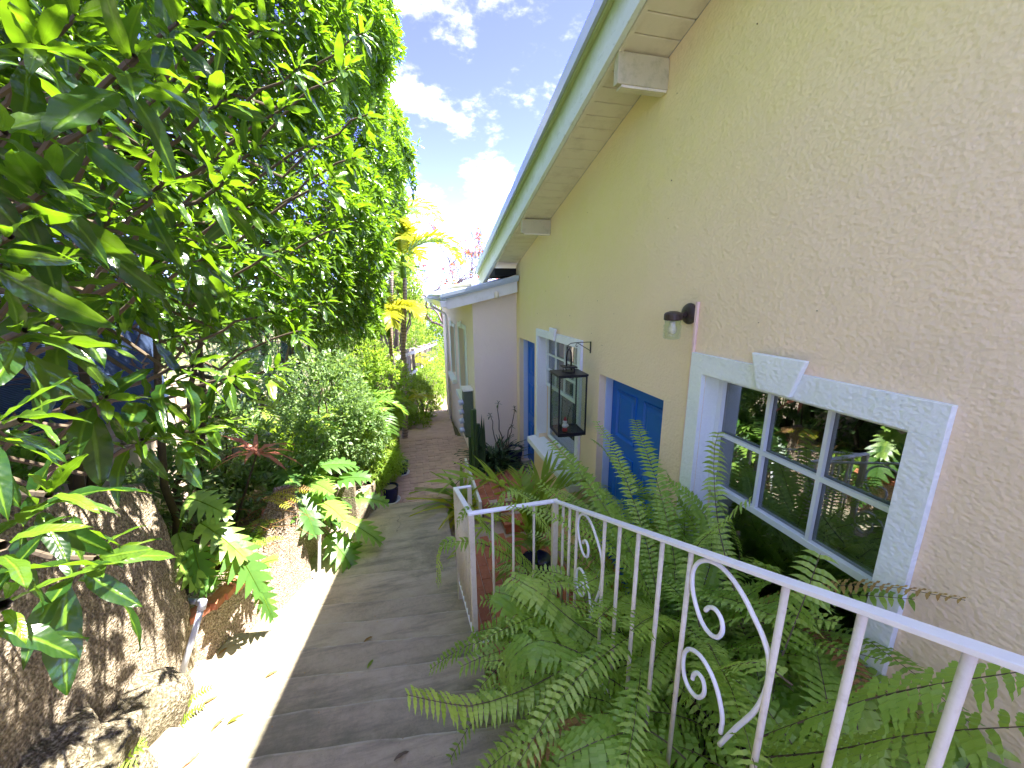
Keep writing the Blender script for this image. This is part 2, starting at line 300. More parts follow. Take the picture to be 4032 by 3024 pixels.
class MB:
    def __init__(s): s.v = []; s.f = []
    def poly(s, pts): n = len(s.v); s.v += [tuple(p) for p in pts]; s.f.append(list(range(n, n+len(pts)))); return s
    def box(s, x0, x1, y0, y1, z0, z1):
        n = len(s.v); s.v += [(x, y, z) for z in (z0, z1) for x, y in ((x0, y0), (x1, y0), (x1, y1), (x0, y1))]
        s.f += [[n+i for i in q] for q in ((3, 2, 1, 0), (4, 5, 6, 7), (0, 1, 5, 4), (1, 2, 6, 5), (2, 3, 7, 6), (3, 0, 4, 7))]; return s
    def hexa(s, p):      # eight points: lower four then upper four, counter-clockwise
        n = len(s.v); s.v += [tuple(q) for q in p]
        s.f += [[n+i for i in q] for q in ((3, 2, 1, 0), (4, 5, 6, 7), (0, 1, 5, 4), (1, 2, 6, 5), (2, 3, 7, 6), (3, 0, 4, 7))]; return s
    def prism(s, prof, axis, a, b):  # profile of 2D points, extruded along axis from a to b
        def P(p, t): return {0: (t, p[0], p[1]), 1: (p[0], t, p[1]), 2: (p[0], p[1], t)}[axis]
        n = len(s.v); k = len(prof); s.v += [P(p, a) for p in prof]+[P(p, b) for p in prof]
        s.f.append(list(range(n, n+k))[::-1]); s.f.append(list(range(n+k, n+2*k)))
        for i in range(k): j = (i+1) % k; s.f.append([n+i, n+j, n+k+j, n+k+i])
        return s
    def tube(s, pts, r, sides=8, cap=True):
        pts = [Vector(p) for p in pts]; m = len(pts); rs = r if isinstance(r, (list, tuple)) else [r]*m
        n = len(s.v); up = None
        for i, p in enumerate(pts):
            d = (pts[min(i+1, m-1)]-pts[max(i-1, 0)]).normalized()
            if up is None: up = d.orthogonal().normalized()
            up = (up-d*up.dot(d)); up = up.normalized() if up.length > 1e-6 else d.orthogonal().normalized()
            sd_ = d.cross(up)
            for j in range(sides):
                a = 2*PI*j/sides; s.v.append(tuple(p+(up*math.cos(a)+sd_*math.sin(a))*rs[i]))
        for i in range(m-1):
            for j in range(sides):
                k = (j+1) % sides; s.f.append([n+i*sides+j, n+i*sides+k, n+(i+1)*sides+k, n+(i+1)*sides+j])
        if cap:
            s.f.append([n+j for j in range(sides)][::-1]); s.f.append([n+(m-1)*sides+j for j in range(sides)])
        return s
    def lathe(s, c, prof, sides=16, axis=2):
        c = Vector(c); n = len(s.v); m = len(prof)
        for r, h in prof:
            for j in range(sides):
                a = 2*PI*j/sides; q = (math.cos(a)*r, math.sin(a)*r)
                d = {2: (q[0], q[1], h), 0: (h, q[0], q[1]), 1: (q[1], h, q[0])}[axis]; s.v.append(tuple(c+Vector(d)))
        for i in range(m-1):
            for j in range(sides):
                k = (j+1) % sides; s.f.append([n+i*sides+j, n+i*sides+k, n+(i+1)*sides+k, n+(i+1)*sides+j])
        if prof[0][0] > 1e-4: s.f.append([n+j for j in range(sides)][::-1])
        if prof[-1][0] > 1e-4: s.f.append([n+(m-1)*sides+j for j in range(sides)])
        return s
    def mesh(s, name, m, smooth=False):
        me = bpy.data.meshes.new(name); me.from_pydata(s.v, [], s.f); me.materials.append(m)
        if smooth: me.polygons.foreach_set('use_smooth', [True]*len(me.polygons))
        me.update(); return me
    def build(s, name, m, parent=None, bevel=0, smooth=False, **pr):
        me = s.mesh(name, m, smooth); o = bpy.data.objects.new(name, me); place(o, parent); setprops(o, **pr)
        if bevel:
            b = o.modifiers.new('bevel', 'BEVEL'); b.width = bevel; b.segments = 2; b.limit_method = 'ANGLE'
        return o
def inst(name, me, parent, loc, rot=None, scale=None):
    o = bpy.data.objects.new(name, me); place(o, parent, loc)
    if rot is not None:
        if isinstance(rot, Matrix): o.rotation_mode = 'QUATERNION'; o.rotation_quaternion = rot.to_quaternion()
        else: o.rotation_euler = rot
    if scale is not None: o.scale = scale
    return o

# ================================================================== TERRAIN
def ground_z(x, y):
    z = -3.05
    if y > 8: z -= .16*(min(y, 45)-8)
    if x < -2.5: z += min(1.0, (-2.5-x)*1.2)*1.6*max(0, min(1, (9-y)/4))
    return z
xs = sorted(set([-1500, -400, -120, -50, -25, -14, -9]+[round(-6+.5*i, 2) for i in range(25)]+[8, 12, 25, 60, 200, 1500]))
ys = sorted(set([-1500, -300, -60, -20, -8]+[round(-4+.5*i, 2) for i in range(41)]+[18, 21, 25, 30, 37, 45, 60, 120, 400, 1600, 4000]))
b_ = MB(); nX = len(xs)
for y in ys:
    for x in xs: b_.v.append((x, y, ground_z(x, y)+rnd.uniform(-.02, .02)))
b_.f = [[j*nX+i, j*nX+i+1, (j+1)*nX+i+1, (j+1)*nX+i] for j in range(len(ys)-1) for i in range(nX-1)]
b_.build('ground', M['ground'], kind='structure', label='earth and leaf litter sloping down past the house')

# ================================================================== STAIRS
stairs = thing('concrete_stairs', 'broad shallow concrete stairs descending beside the house', 'stairs', (-.4, 1.5, -3.1), kind='structure')
KX = -.137
def slope_z(y): return -2.137-.345*(y-1.886)
nos = [-1.03, -.75, -.47, -.19, .09, .37, .65, .93, 1.215, 1.495, 1.75, 2.03, 2.32, 2.62, 2.94, 3.42]
tops = [slope_z(y)+.004 for y in nos]; tops[-1] = -2.612
def leftx(y):
    if y < 2.45: return -1.62
    if y < 3.6: return -1.66+.35*(y-2.4)
    return -1.3+.42*(y-3.6)
def rightx(y): return .80 if y < 1.93 else .285
def step(y0, y1, z, zb=-3.3, n=26, name='step'):
    """a slab from nosing y0 to nosing y1 (at x=-.45); uneven worn nosing"""
    rr = random.Random(int(y1*1000)); ym = y1; WR = []
    xl = leftx((y0+y1)/2)-.1; xr = rightx(y1)
    ph = rr.uniform(0, 9); rows = []
    for i in range(n+1):
        x = xl+(xr-xl)*i/n; off = KX*(x+.45)
        w = .005*math.sin(x*5+ph)+.003*math.sin(x*17+ph*2)+rr.uniform(-.003, .003)
        dz = .001*math.sin(x*7+ph)+rr.uniform(-.0007, .0007)
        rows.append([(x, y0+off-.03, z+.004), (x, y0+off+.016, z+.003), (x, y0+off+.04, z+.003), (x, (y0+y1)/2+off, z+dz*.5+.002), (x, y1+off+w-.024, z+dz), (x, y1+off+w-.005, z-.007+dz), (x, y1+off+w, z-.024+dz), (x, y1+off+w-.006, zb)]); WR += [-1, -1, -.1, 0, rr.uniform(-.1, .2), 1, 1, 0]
    mb = MB(); k = 8
    for r in rows: mb.v += r
    for i in range(n):
        for j in range(k-1): mb.f.append([i*k+j, (i+1)*k+j, (i+1)*k+j+1, i*k+j+1])
    a = len(mb.v); r0, r1 = rows[0], rows[-1]
    for r, fl in ((r0, 0), (r1, 1)):
        n0 = len(mb.v); mb.v += r+[(r[0][0], r[0][1], zb)]; q = list(range(n0, n0+k+1)); mb.f.append(q if fl else q[::-1])
    o = mb.build(name, M['concrete'], stairs); at_ = o.data.attributes.new('wear', 'FLOAT', 'POINT'); at_.data.foreach_set('value', (WR+[0.]*99)[:len(mb.v)])
    return o
prev = -1.31
for y, z in zip(nos, tops): step(prev, y, z); prev = y
step(3.42, 4.55, -2.70, n=30, name='landing'); step(4.55, 5.03, -2.79, name='landing')
top0 = MB().box(-1.7, .8, -4, -1.26, -3.3, slope_z(-1.31)+.004+.0966).build('landing', M['concrete'], stairs)

# brick path beyond the landing
path = thing('brick_path', 'worn reddish brick path beyond the foot of the stairs', 'path', (-.1, 6.5, -2.95), kind='structure')
MB().box(-1.0, .93, 5.0, 7.6, -3.2, -2.895).build('bedding', M['mortar'], path)
def brick_mesh(lx, ly, h, m, r=.004):
    s = MB(); e = r
    s.v = [(-lx/2, -ly/2, -h), (lx/2, -ly/2, -h), (lx/2, ly/2, -h), (-lx/2, ly/2, -h), (-lx/2, -ly/2, -e), (lx/2, -ly/2, -e), (lx/2, ly/2, -e), (-lx/2, ly/2, -e),
           (-lx/2+e, -ly/2+e, 0), (lx/2-e, -ly/2+e, 0), (lx/2-e, ly/2-e, 0), (-lx/2+e, ly/2-e, 0)]
    s.f = [[0, 1, 5, 4], [1, 2, 6, 5], [2, 3, 7, 6], [3, 0, 4, 7], [4, 5, 9, 8], [5, 6, 10, 9], [6, 7, 11, 10], [7, 4, 8, 11], [8, 9, 10, 11]]
    return s.mesh('brick', m)
bm_a = brick_mesh(.205, .1, .05, M['pathbrick'])
ny = 0
for j in range(24):
    y = 5.12+j*.108
    off = .107 if j % 2 else 0
    for i in range(9):
        x = -.93+i*.214+off
        if x > .85: continue
        o = inst('brick', bm_a, path, (x+rnd.uniform(-.003, .003), y+rnd.uniform(-.003, .003), -2.885+rnd.uniform(-.004, .004)), (rnd.uniform(-.01, .01), rnd.uniform(-.01, .01), rnd.uniform(-.015, .015)))
pf = MB()
for i in range(10):
    y0, y1 = 7.6+i*1.2, 8.8+i*1.2; x0 = .0+.06*i; f = lambda y: ground_z(0, y)+.1 if y > 8 else -2.92
    pf.poly([(x0-.75, y0, f(y0)), (x0+.75, y0, f(y0)), (x0+.81, y1, f(y1)), (x0-.69, y1, f(y1))])
pf.build('path_continuation', M['pathbrick'], path)

# terrace of terracotta bricks below the stairs, platform before the far door
terr = thing('terrace_floor', 'terracotta brick terrace and platform in front of the doors', 'floor', (1, 3.5, -3.05), kind='structure')
MB().box(.29, 1.6, 1.97, 5.85, -3.2, -2.973).build('bedding', M['mortar'], terr)
MB().box(.76, 1.6, 4.46, 5.85, -2.972, -2.677).build('platform_core', M['mortar'], terr)
MB().box(.98, 1.6, 4.20, 4.458, -2.972, -2.827).build('step_core', M['mortar'], terr)
bt = brick_mesh(.205, .098, .05, M['brick'], .003); bt2 = brick_mesh(.098, .205, .05, M['brick'], .003)
for x0, x1, y0, y1, z in ((.34, 1.58, 2.0, 4.16, -2.965), (.74, 1.58, 4.44, 5.83, -2.67), (.96, 1.58, 4.16, 4.42, -2.82)):
    nx, nyy = int((x1-x0)/.104), int((y1-y0)/.211)
    for i in range(nx):
        for j in range(nyy+1):
            y = y0+.105+j*.211-(.105 if i % 2 and nyy > 2 else 0)
            if y < y0+.04 or y > y1-.04: continue
            inst('tile', bt2, terr, (x0+.052+i*.104, y, z+rnd.uniform(-.002, .002)), (rnd.uniform(-.008, .008), rnd.uniform(-.008, .008), rnd.uniform(-.01, .01)))
for x0, yy, zt_r, h_ in ((.76, 4.452, -2.722, .105), (.98, 4.193, -2.872, .10)):
    rbm = MB().box(-.1, .1, -.008, .008, -h_, 0).mesh('riser_brick', M['brick'])
    for i in range(5):
        x = x0+.11+i*.207
        if x < 1.56: inst('riser_brick', rbm, terr, (x, yy-.004, zt_r+.0), (0, 0, rnd.uniform(-.01, .01)))
MB().box(.70, .735, 4.44, 5.85, -3.0, -2.62).build('white_kerb', M['white'], terr, bevel=.006)

# planting bed between railing and house
bed = MB(); 
for i in range(14):
    y0, y1 = -1.6+i*.255, -1.6+(i+1)*.255; z0, z1 = slope_z(y0)-.12, slope_z(y1)-.12
    bed.hexa([(.81, y0, -3.2), (1.6, y0, -3.2), (1.6, y1, -3.2), (.81, y1, -3.2), (.81, y0, z0), (1.6, y0, z0+.03), (1.6, y1, z1+.03), (.81, y1, z1)])
bed.build('planting_bed', M['soil'], kind='structure', label='soil bed of ferns between the railing and the house')

# ================================================================== HOUSE
W = 1.6
house = thing('house', 'cream stucco house with blue doors, white window surrounds and a steep raked eave', 'house', (1.6, 2, -3.2))
def roofz(y): return 1.45-.275*(y-2.03) if y > -2.2 else 1.45-.275*(-4.23)+.275*(y+2.2)
holes = [(.837, 1.787, -1.86, -.459), (2.14, 3.056, -2.97, -.71), (3.49, 4.73, -1.95, -.54), (4.936, 5.696, -2.68, -.668)]
def wall_with_holes(x, y0, y1, zb, ztop, holes, m, parent, name, depth=.17):
    Ys = sorted(set([y0, y1]+[h[0] for h in holes]+[h[1] for h in holes]+[-2.2 if y0 < -2.2 < y1 else y0]))
    mb = MB()
    for a, c in zip(Ys[:-1], Ys[1:]):
        hs = sorted([h for h in holes if h[0] <= a+1e-6 and h[1] >= c-1e-6], key=lambda h: h[2])
        z = zb
        for h in hs:
            if h[2] > z+1e-4: mb.poly([(x, a, z), (x, a, h[2]), (x, c, h[2]), (x, c, z)])
            z = h[3]
        mb.poly([(x, a, z), (x, a, ztop(a)), (x, c, ztop(c)), (x, c, z)])
    for h in holes:
        a, c, z0, z1 = h; X = x+depth
        mb.poly([(x, a, z0), (x, a, z1), (X, a, z1), (X, a, z0)]); mb.poly([(x, c, z0), (X, c, z0), (X, c, z1), (x, c, z1)])
        mb.poly([(x, a, z1), (x, c, z1), (X, c, z1), (X, a, z1)]); mb.poly([(x, a, z0), (X, a, z0), (X, c, z0), (x, c, z0)])
    mb.build(name, m, parent)
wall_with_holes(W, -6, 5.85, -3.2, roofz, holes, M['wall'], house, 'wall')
# interior shell so the rooms are closed and dark
inn = MB(); Xi = W+.172
for a, c, z0, z1 in holes:
    inn.poly([(Xi+2.2, a-.9, z0-.6), (Xi+2.2, c+.9, z0-.6), (Xi+2.2, c+.9, z1+.5), (Xi+2.2, a-.9, z1+.5)])
    inn.poly([(Xi, a-.9, z0-.6), (Xi+2.2, a-.9, z0-.6), (Xi+2.2, a-.9, z1+.5), (Xi, a-.9, z1+.5)])
    inn.poly([(Xi, c+.9, z0-.6), (Xi+2.2, c+.9, z0-.6), (Xi+2.2, c+.9, z1+.5), (Xi, c+.9, z1+.5)])
    inn.poly([(Xi, a-.9, z0-.6), (Xi+2.2, a-.9, z0-.6), (Xi+2.2, c+.9, z0-.6), (Xi, c+.9, z0-.6)])
    inn.poly([(Xi, a-.9, z1+.5), (Xi+2.2, a-.9, z1+.5), (Xi+2.2, c+.9, z1+.5), (Xi, c+.9, z1+.5)])
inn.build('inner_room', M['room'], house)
shell = MB()
shell.poly([(9, -6, -3.2), (9, 5.85, -3.2), (9, 5.85, roofz(5.85)), (9, -2.2, roofz(-2.2)), (9, -6, roofz(-6))])
shell.poly([(W, 5.85, -3.2), (W, 5.85, roofz(5.85)), (9, 5.85, roofz(5.85)), (9, 5.85, -3.2)])
shell.poly([(W, -6, -3.2), (9, -6, -3.2), (9, -6, roofz(-6)), (W, -6, roofz(-6))])
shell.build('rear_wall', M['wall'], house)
# roof deck, fascia, flashing
XF = 1.26
def along(pr, y0, y1, name, m, par, n=1, bevel=0):
    """a profile [(x, dz)] swept along the sloping rake from y0 to y1; dz is above the soffit line"""
    mb = MB(); k = len(pr); st = [y0, -2.2, y1] if y0 < -2.2 < y1 else [y0, y1]
    for y in st: mb.v += [(x, y, roofz(y)+dz) for x, dz in pr]
    for i in range(len(st)-1):
        for j in range(k): q = (j+1) % k; mb.f.append([i*k+j, i*k+q, (i+1)*k+q, (i+1)*k+j])
    mb.f.append(list(range(k))[::-1]); mb.f.append(list(range((len(st)-1)*k, len(st)*k)))
    return mb.build(name, m, par, bevel=bevel)
along([(XF-.035, -.012), (XF, -.012), (XF, .27), (XF-.035, .27)], -6.3, 7.0, 'fascia', M['fascia'], house, bevel=.004)
along([(XF-.06, .225), (XF-.037, .225), (XF-.037, .30), (XF-.06, .315)], -6.3, 7.02, 'drip_edge', M['fascia'], house)
fl = along([(XF-.085, .25), (XF-.062, .25), (XF-.05, .345), (9.2, .36), (9.2, .375), (XF-.075, .37)], -6.3, 7.05, 'roof', M['metal'], house)
along([(XF+.002, -.02), (XF+.03, -.02), (XF+.03, -.002), (XF+.002, -.002)], -6.3, 7.0, 'bead', M['soffit'], house)
for k in range(52):     # soffit boards run across, 12 cm each, with a groove between
    y0 = 5.62-k*.12; y1 = y0+.113
    if y0 < 1.2: break
    MB().hexa([(XF+.001, y0, roofz(y0)), (W-.002, y0, roofz(y0)), (W-.002, y1, roofz(y1)), (XF+.001, y1, roofz(y1)), (XF+.001, y0, roofz(y0)+.02), (W-.002, y0, roofz(y0)+.02), (W-.002, y1, roofz(y1)+.02), (XF+.001, y1, roofz(y1)+.02)]).build('soffit_board', M['soffit'], house, bevel=.003)
along([(XF+.001, .021), (W-.002, .021), (W-.002, .05), (XF+.001, .05)], -6.3, 5.74, 'soffit_backing', M['beam'], house)
along([(XF+.001, 0), (W-.002, 0), (W-.002, .0205), (XF+.001, .0205)], -6.3, 1.1, 'soffit_near', M['soffit'], house)
for yb, th, h in ((2.345, .05, .165), (4.36, .05, .15), (.35, .05, .165), (-1.65, .05, .165)):
    z = roofz(yb+th)-.001; MB().box(XF+.0005, W-.001, yb, yb+th, z-h, z).build('beam', M['beam'], house, bevel=.004)
    MB().box(XF+.03, W-.006, yb+.004, yb+th+.012, z-h-.014, z-h-.0005).build('beam_batten', M['soffit'], house)

def surround(par, y0, y1, z0, z1, iy0, iy1, iz0, iz1, m, depth=.028, bottom=False):
    mb = MB(); X0, X1 = W-depth, W-.0005
    mb.box(X0, X1, y0, y1, iz1, z1); mb.box(X0, X1, y0, iy0, z0, iz1); mb.box(X0, X1, iy1, y1, z0, iz1)
    # reveals faced in the same plaster, 3 mm proud of the opening
    mb.box(X1, W+.11, iy1-.004, iy1-.001, z0+.05, iz1-.001); mb.box(X1, W+.11, iy0+.001, iy0+.004, z0+.05, iz1-.001); mb.box(X1, W+.11, iy0+.004, iy1-.004, iz1-.004, iz1-.001)
    return mb.build('window', m, par, bevel=.006)
def keystone(par, yc, w1, w0, z0, z1, m):
    MB().prism([(yc-w0/2, z0), (yc+w0/2, z0), (yc+w1/2, z1), (yc-w1/2, z1)], 0, W-.055, W-.029).build('keystone', m, par, bevel=.006)
def sash(par, x, y0, y1, z0, z1, ny, nz, m, fr=.035, mun=.018, name='sash'):
    d = .03; mb = MB()
    mb.box(x, x+d, y0, y1, z0, z0+fr); mb.box(x, x+d, y0, y1, z1-fr, z1); mb.box(x, x+d, y0, y0+fr, z0+fr, z1-fr); mb.box(x, x+d, y1-fr, y1, z0+fr, z1-fr)
    s = mb.build(name, m, par, bevel=.003)
    a0, a1, b0, b1 = y0+fr, y1-fr, z0+fr, z1-fr
    for i in range(1, ny): yy = a0+(a1-a0)*i/ny; MB().box(x+.003, x+d-.006, yy-mun/2, yy+mun/2, b0, b1).build('muntin', m, par)
    for i in range(1, nz): zz = b0+(b1-b0)*i/nz; MB().box(x+.0005, x+d-.009, a0, a1, zz-mun*.6, zz+mun*.6).build('muntin', m, par)
    for i in range(ny):
        for j in range(nz):
            p0, p1 = a0+(a1-a0)*i/ny, a0+(a1-a0)*(i+1)/ny; q0, q1 = b0+(b1-b0)*j/nz, b0+(b1-b0)*(j+1)/nz
            MB().box(x+d-.004+.0001*i, x+d+.0001*i, p0, p1, q0, q1).build('pane', M['glass'], par)
# big window
w1 = surround(house, .746, 1.886, -1.95, -.347, .837, 1.787, -1.86, -.459, M['trim'])
keystone(w1, 1.325, .265, .165, -.452, -.284, M['trim'])
sash(w1, 1.69, .842, 1.783, -1.155, -.465, 3, 2, M['wood'])
sash(w1, 1.722, .842, 1.783, -1.858, -1.11, 1, 1, M['wood'])
# small window
w2 = surround(house, 3.41, 4.80, -1.93, -.455, 3.49, 4.73, -1.95, -.54, M['sillw'])
keystone(w2, 4.14, .19, .12, -.535, -.395, M['sillw'])
sash(w2, 1.69, 3.495, 4.725, -1.2, -.545, 4, 3, M['wood'])
sash(w2, 1.722, 3.495, 4.725, -1.93, -1.165, 1, 1, M['wood'])
MB().box(1.80, 1.805, 3.5, 4.72, -1.93, -1.2).build('curtain', M['curtain'], w2)
MB().hexa([(1.47, 3.36, -2.03), (1.68, 3.36, -2.03), (1.68, 4.86, -2.03), (1.47, 4.86, -2.03), (1.47, 3.36, -1.955), (1.68, 3.36, -1.931), (1.68, 4.86, -1.931), (1.47, 4.86, -1.955)]).build('sill', M['sillw'], w2, bevel=.006)
# doors
def door(par, y0, y1, z0, z1, label):
    X = 1.735; fr = .045
    d = MB().box(X, X+.04, y0+.003, y1-.003, z0, z1-.004).build('door', M['blue'], par, bevel=.003); setprops(d, label=label)
    f = MB(); f.box(1.665, X-.001, y0+.001, y0+.012, z0, z1-.001); f.box(1.665, X-.001, y1-.012, y1-.001, z0, z1-.001); f.box(1.665, X-.001, y0+.012, y1-.012, z1-.012, z1-.0015)
    f.build('door_frame', M['frame_blue'], d, bevel=.002)
    w = y1-y0; H = z1-z0; st = .11; pw = (w-3*st)/2
    rowsz = [(z1-.13-.42, z1-.13), (z1-.69-.5, z1-.69), (z0+.2, z1-1.33)]
    for r0, r1 in rowsz:
        for k in range(2):
            a = y0+st+k*(pw+st); c = a+pw
            mb = MB(); e = .022
            # recessed moulding ring then raised field
            for (o0, i0, xo, xi) in ((0, e, X-.012, X+.0),):
                O = [(xo, a, r0), (xo, c, r0), (xo, c, r1), (xo, a, r1)]; I = [(xi-.0005, a+e, r0+e), (xi-.0005, c-e, r0+e), (xi-.0005, c-e, r1-e), (xi-.0005, a+e, r1-e)]
                B = [(X-.0005, a-.004, r0-.004), (X-.0005, c+.004, r0-.004), (X-.0005, c+.004, r1+.004), (X-.0005, a-.004, r1+.004)]
                for q in range(4):
                    w_ = (q+1) % 4; mb.poly([O[q], O[w_], I[w_], I[q]]); mb.poly([B[q], B[w_], O[w_], O[q]])
            f0 = e+.018; mb.hexa([(X-.009, a+f0+.02, r0+f0+.02), (X-.0007, a+f0, r0+f0), (X-.0007, c-f0, r0+f0), (X-.009, c-f0-.02, r0+f0+.02),
                               (X-.009, a+f0+.02, r1-f0-.02), (X-.0007, a+f0, r1-f0), (X-.0007, c-f0, r1-f0), (X-.009, c-f0-.02, r1-f0-.02)])
            mb.build('door_panel', M['blue'], d)
    MB().lathe((X-.05, y0+.07, z0+1.0), [(0, -.022), (.02, -.018), (.026, 0), (.018, .018), (.010, .03), (.010, .05)], 14, 0).build('door_handle', M['bronze'], d, smooth=True)
    return d
door(house, 2.14, 3.056, -2.965, -.71, 'blue panelled door behind the ferns')
door(house, 4.936, 5.696, -2.672, -.668, 'blue panelled door at the far corner')
# fixings
t_ = thing('wall_lamp', 'dark bronze wall lamp with ribbed glass jar beside the large window', 'lamp', (W, 1.964, -.13))
MB().lathe((W-.001, 1.964, -.13), [(.062, -.001), (.062, -.008), (.055, -.02), (.03, -.032), (0, -.034)], 24, 0).build('wall_plate', M['bronze'], t_, smooth=True)
MB().tube([(W-.028, 1.964, -.135), (W-.055, 1.964, -.14), (W-.085, 1.962, -.14)], [.022, .017, .02], 12).build('arm', M['bronze'], t_, smooth=True)
MB().lathe((1.482, 1.96, -.165), [(.048, 0), (.051, .004), (.051, .034), (.043, .044), (.02, .052), (0, .052)], 20).build('cap', M['bronze'], t_, bevel=.002)
MB().lathe((1.482, 1.96, -.168), [(.045, 0), (.045, -.012), (.041, -.018), (.050, -.026), (.050, -.04), (.046, -.044), (.050, -.05), (.050, -.056), (.046, -.06), (.050, -.066), (.050, -.072), (.046, -.076), (.050, -.082), (.049, -.095), (.045, -.103), (.03, -.107), (0, -.107), (0, -.103), (.042, -.1), (.044, -.03), (.041, 0)], 22).build('glass_jar', M['clear'], t_, smooth=True)
MB().lathe((1.482, 1.96, -.17), [(.017, 0), (.017, -.025), (.02, -.03), (.028, -.05), (.024, -.07), (0, -.08)], 14).build('bulb', M['cream'], t_, smooth=True)
MB().box(W-.018, W-.001, 1.889, 1.907, -2.3, -.06).build('cable_conduit', M['conduit'], house, bevel=.002)
sp = MB()
for k in range(30):
    y, z = rnd.uniform(.3, 5.6), rnd.uniform(-.5, 1.3)
    if z < roofz(y)-.1 and not any(h[0]-.15 < y < h[1]+.15 and z < h[3]+.2 for h in holes):
        s_ = rnd.uniform(.002, .0045); sp.box(W-.004, W-.0005, y, y+s_, z, z+s_*rnd.uniform(.7, 2))
sp.build('wall_fleck', M['bark'], house, kind='stuff')

# lantern on its bracket
br = thing('lantern_bracket', 'thin black iron bracket fixed to the wall above the hanging lantern', 'bracket', (W, 3.247, -.5))
MB().box(W-.008, W-.0005, 3.24, 3.254, -.552, -.445).build('back_plate', M['black'], br)
MB().tube([(W-.004, 3.247, -.449), (1.45, 3.247, -.449), (1.40, 3.247, -.453), (1.375, 3.247, -.468), (1.365, 3.247, -.495), (1.372, 3.247, -.512), (1.388, 3.247, -.508), (1.39, 3.247, -.49)], .0035, 6).build('arm', M['black'], br)
MB().tube([(W-.004, 3.247, -.53), (1.47, 3.247, -.455), (1.455, 3.247, -.458), (1.448, 3.247, -.475), (1.458, 3.247, -.488), (1.47, 3.247, -.478)], .003, 6).build('brace', M['black'], br)
ln = thing('hanging_lantern', 'black framed glass box lantern hanging from the wall bracket', 'lantern', (1.385, 3.25, -.5))
def rotp(c, a):
    ca, sa = math.cos(a), math.sin(a); return lambda x, y, z: (c[0]+x*ca-y*sa, c[1]+x*sa+y*ca, c[2]+z)
P_ = rotp((1.385, 3.25, 0), -.06); hw = .128; zt, zb = -.735, -1.285
def rbox(mb, x0, x1, y0, y1, z0, z1): mb.hexa([P_(x0, y0, z0), P_(x1, y0, z0), P_(x1, y1, z0), P_(x0, y1, z0), P_(x0, y0, z1), P_(x1, y0, z1), P_(x1, y1, z1), P_(x0, y1, z1)]); return mb
rbox(MB(), -hw-.012, hw+.012, -hw-.012, hw+.012, zt, zt+.014).build('roof', M['black'], ln)
rbox(MB(), -hw-.006, hw+.006, -hw-.006, hw+.006, zb-.014, zb).build('base', M['black'], ln)
rbox(MB(), -hw+.02, hw-.02, -hw+.02, hw-.02, zb-.028, zb-.0145).build('foot', M['black'], ln)
for sx in (-1, 1):
    for sy in (-1, 1): rbox(MB(), sx*hw-.006, sx*hw+.006, sy*hw-.006, sy*hw+.006, zb, zt).build('post', M['black'], ln)
fr_ = MB()
for s_ in (-1, 1):
    for z in (zb, zt-.012):
        rbox(fr_, -hw+.007, hw-.007, s_*hw-.005, s_*hw+.005, z+.0005, z+.012); rbox(fr_, s_*hw-.005, s_*hw+.005, -hw+.007, hw-.007, z+.0005, z+.012)
fr_.build('frame', M['black'], ln)
for s_ in (-1, 1):
    rbox(MB(), -hw+.006, hw-.006, s_*hw-.001, s_*hw+.001, zb+.012, zt-.012).build('pane', M['clear'], ln)
    rbox(MB(), s_*hw-.001, s_*hw+.001, -hw+.006, hw-.006, zb+.012, zt-.012).build('pane', M['clear'], ln)
ck = MB()
for sx in (-1, 1):
    for sy in (-1, 1): rbox(ck, sx*.04-.004, sx*.04+.004, sy*.04-.004, sy*.04+.004, zt+.0145, zt+.062)
rbox(ck, -.045, .045, -.045, .045, zt+.018, zt+.024)
ck.build('vent', M['black'], ln); rbox(MB(), -.062, .062, -.062, .062, zt+.0625, zt+.073).build('vent_cap', M['black'], ln)
MB().tube([P_(-.022, 0, zt+.075), P_(-.024, 0, zt+.15), P_(-.018, 0, zt+.205), P_(0, 0, zt+.23), P_(.018, 0, zt+.205), P_(.024, 0, zt+.15), P_(.022, 0, zt+.075)], .008, 8).build('handle', M['black'], ln, smooth=True)
fg = thing('figurine', 'small white figurine with a red cap standing inside the lantern', 'figurine', P_(-.035, -.03, zb))
c0 = P_(-.035, -.03, zb+.001)
MB().lathe(c0, [(.024, 0), (.026, .01), (.021, .03), (.019, .034)], 14).build('base', M['red'], fg, smooth=True)
MB().lathe((c0[0], c0[1], c0[2]+.035), [(.019, 0), (.027, .012), (.026, .028), (.019, .038), (.012, .042), (.018, .05), (.020, .06), (.015, .072)], 16).build('body', M['figwhite'], fg, smooth=True)
MB().lathe((c0[0]+.002, c0[1], c0[2]+.1065), [(.018, 0), (.017, .008), (.011, .022), (.005, .034), (0, .036)], 14).build('cap', M['red'], fg, smooth=True)
for s_ in (-1, 1): MB().tube([(c0[0]+s_*.02, c0[1]-.004, c0[2]+.07), (c0[0]+s_*.028, c0[1]-.016, c0[2]+.058), (c0[0]+s_*.018, c0[1]-.026, c0[2]+.052)], [.007, .006, .005], 8).build('arm', M['figwhite'], fg, smooth=True)

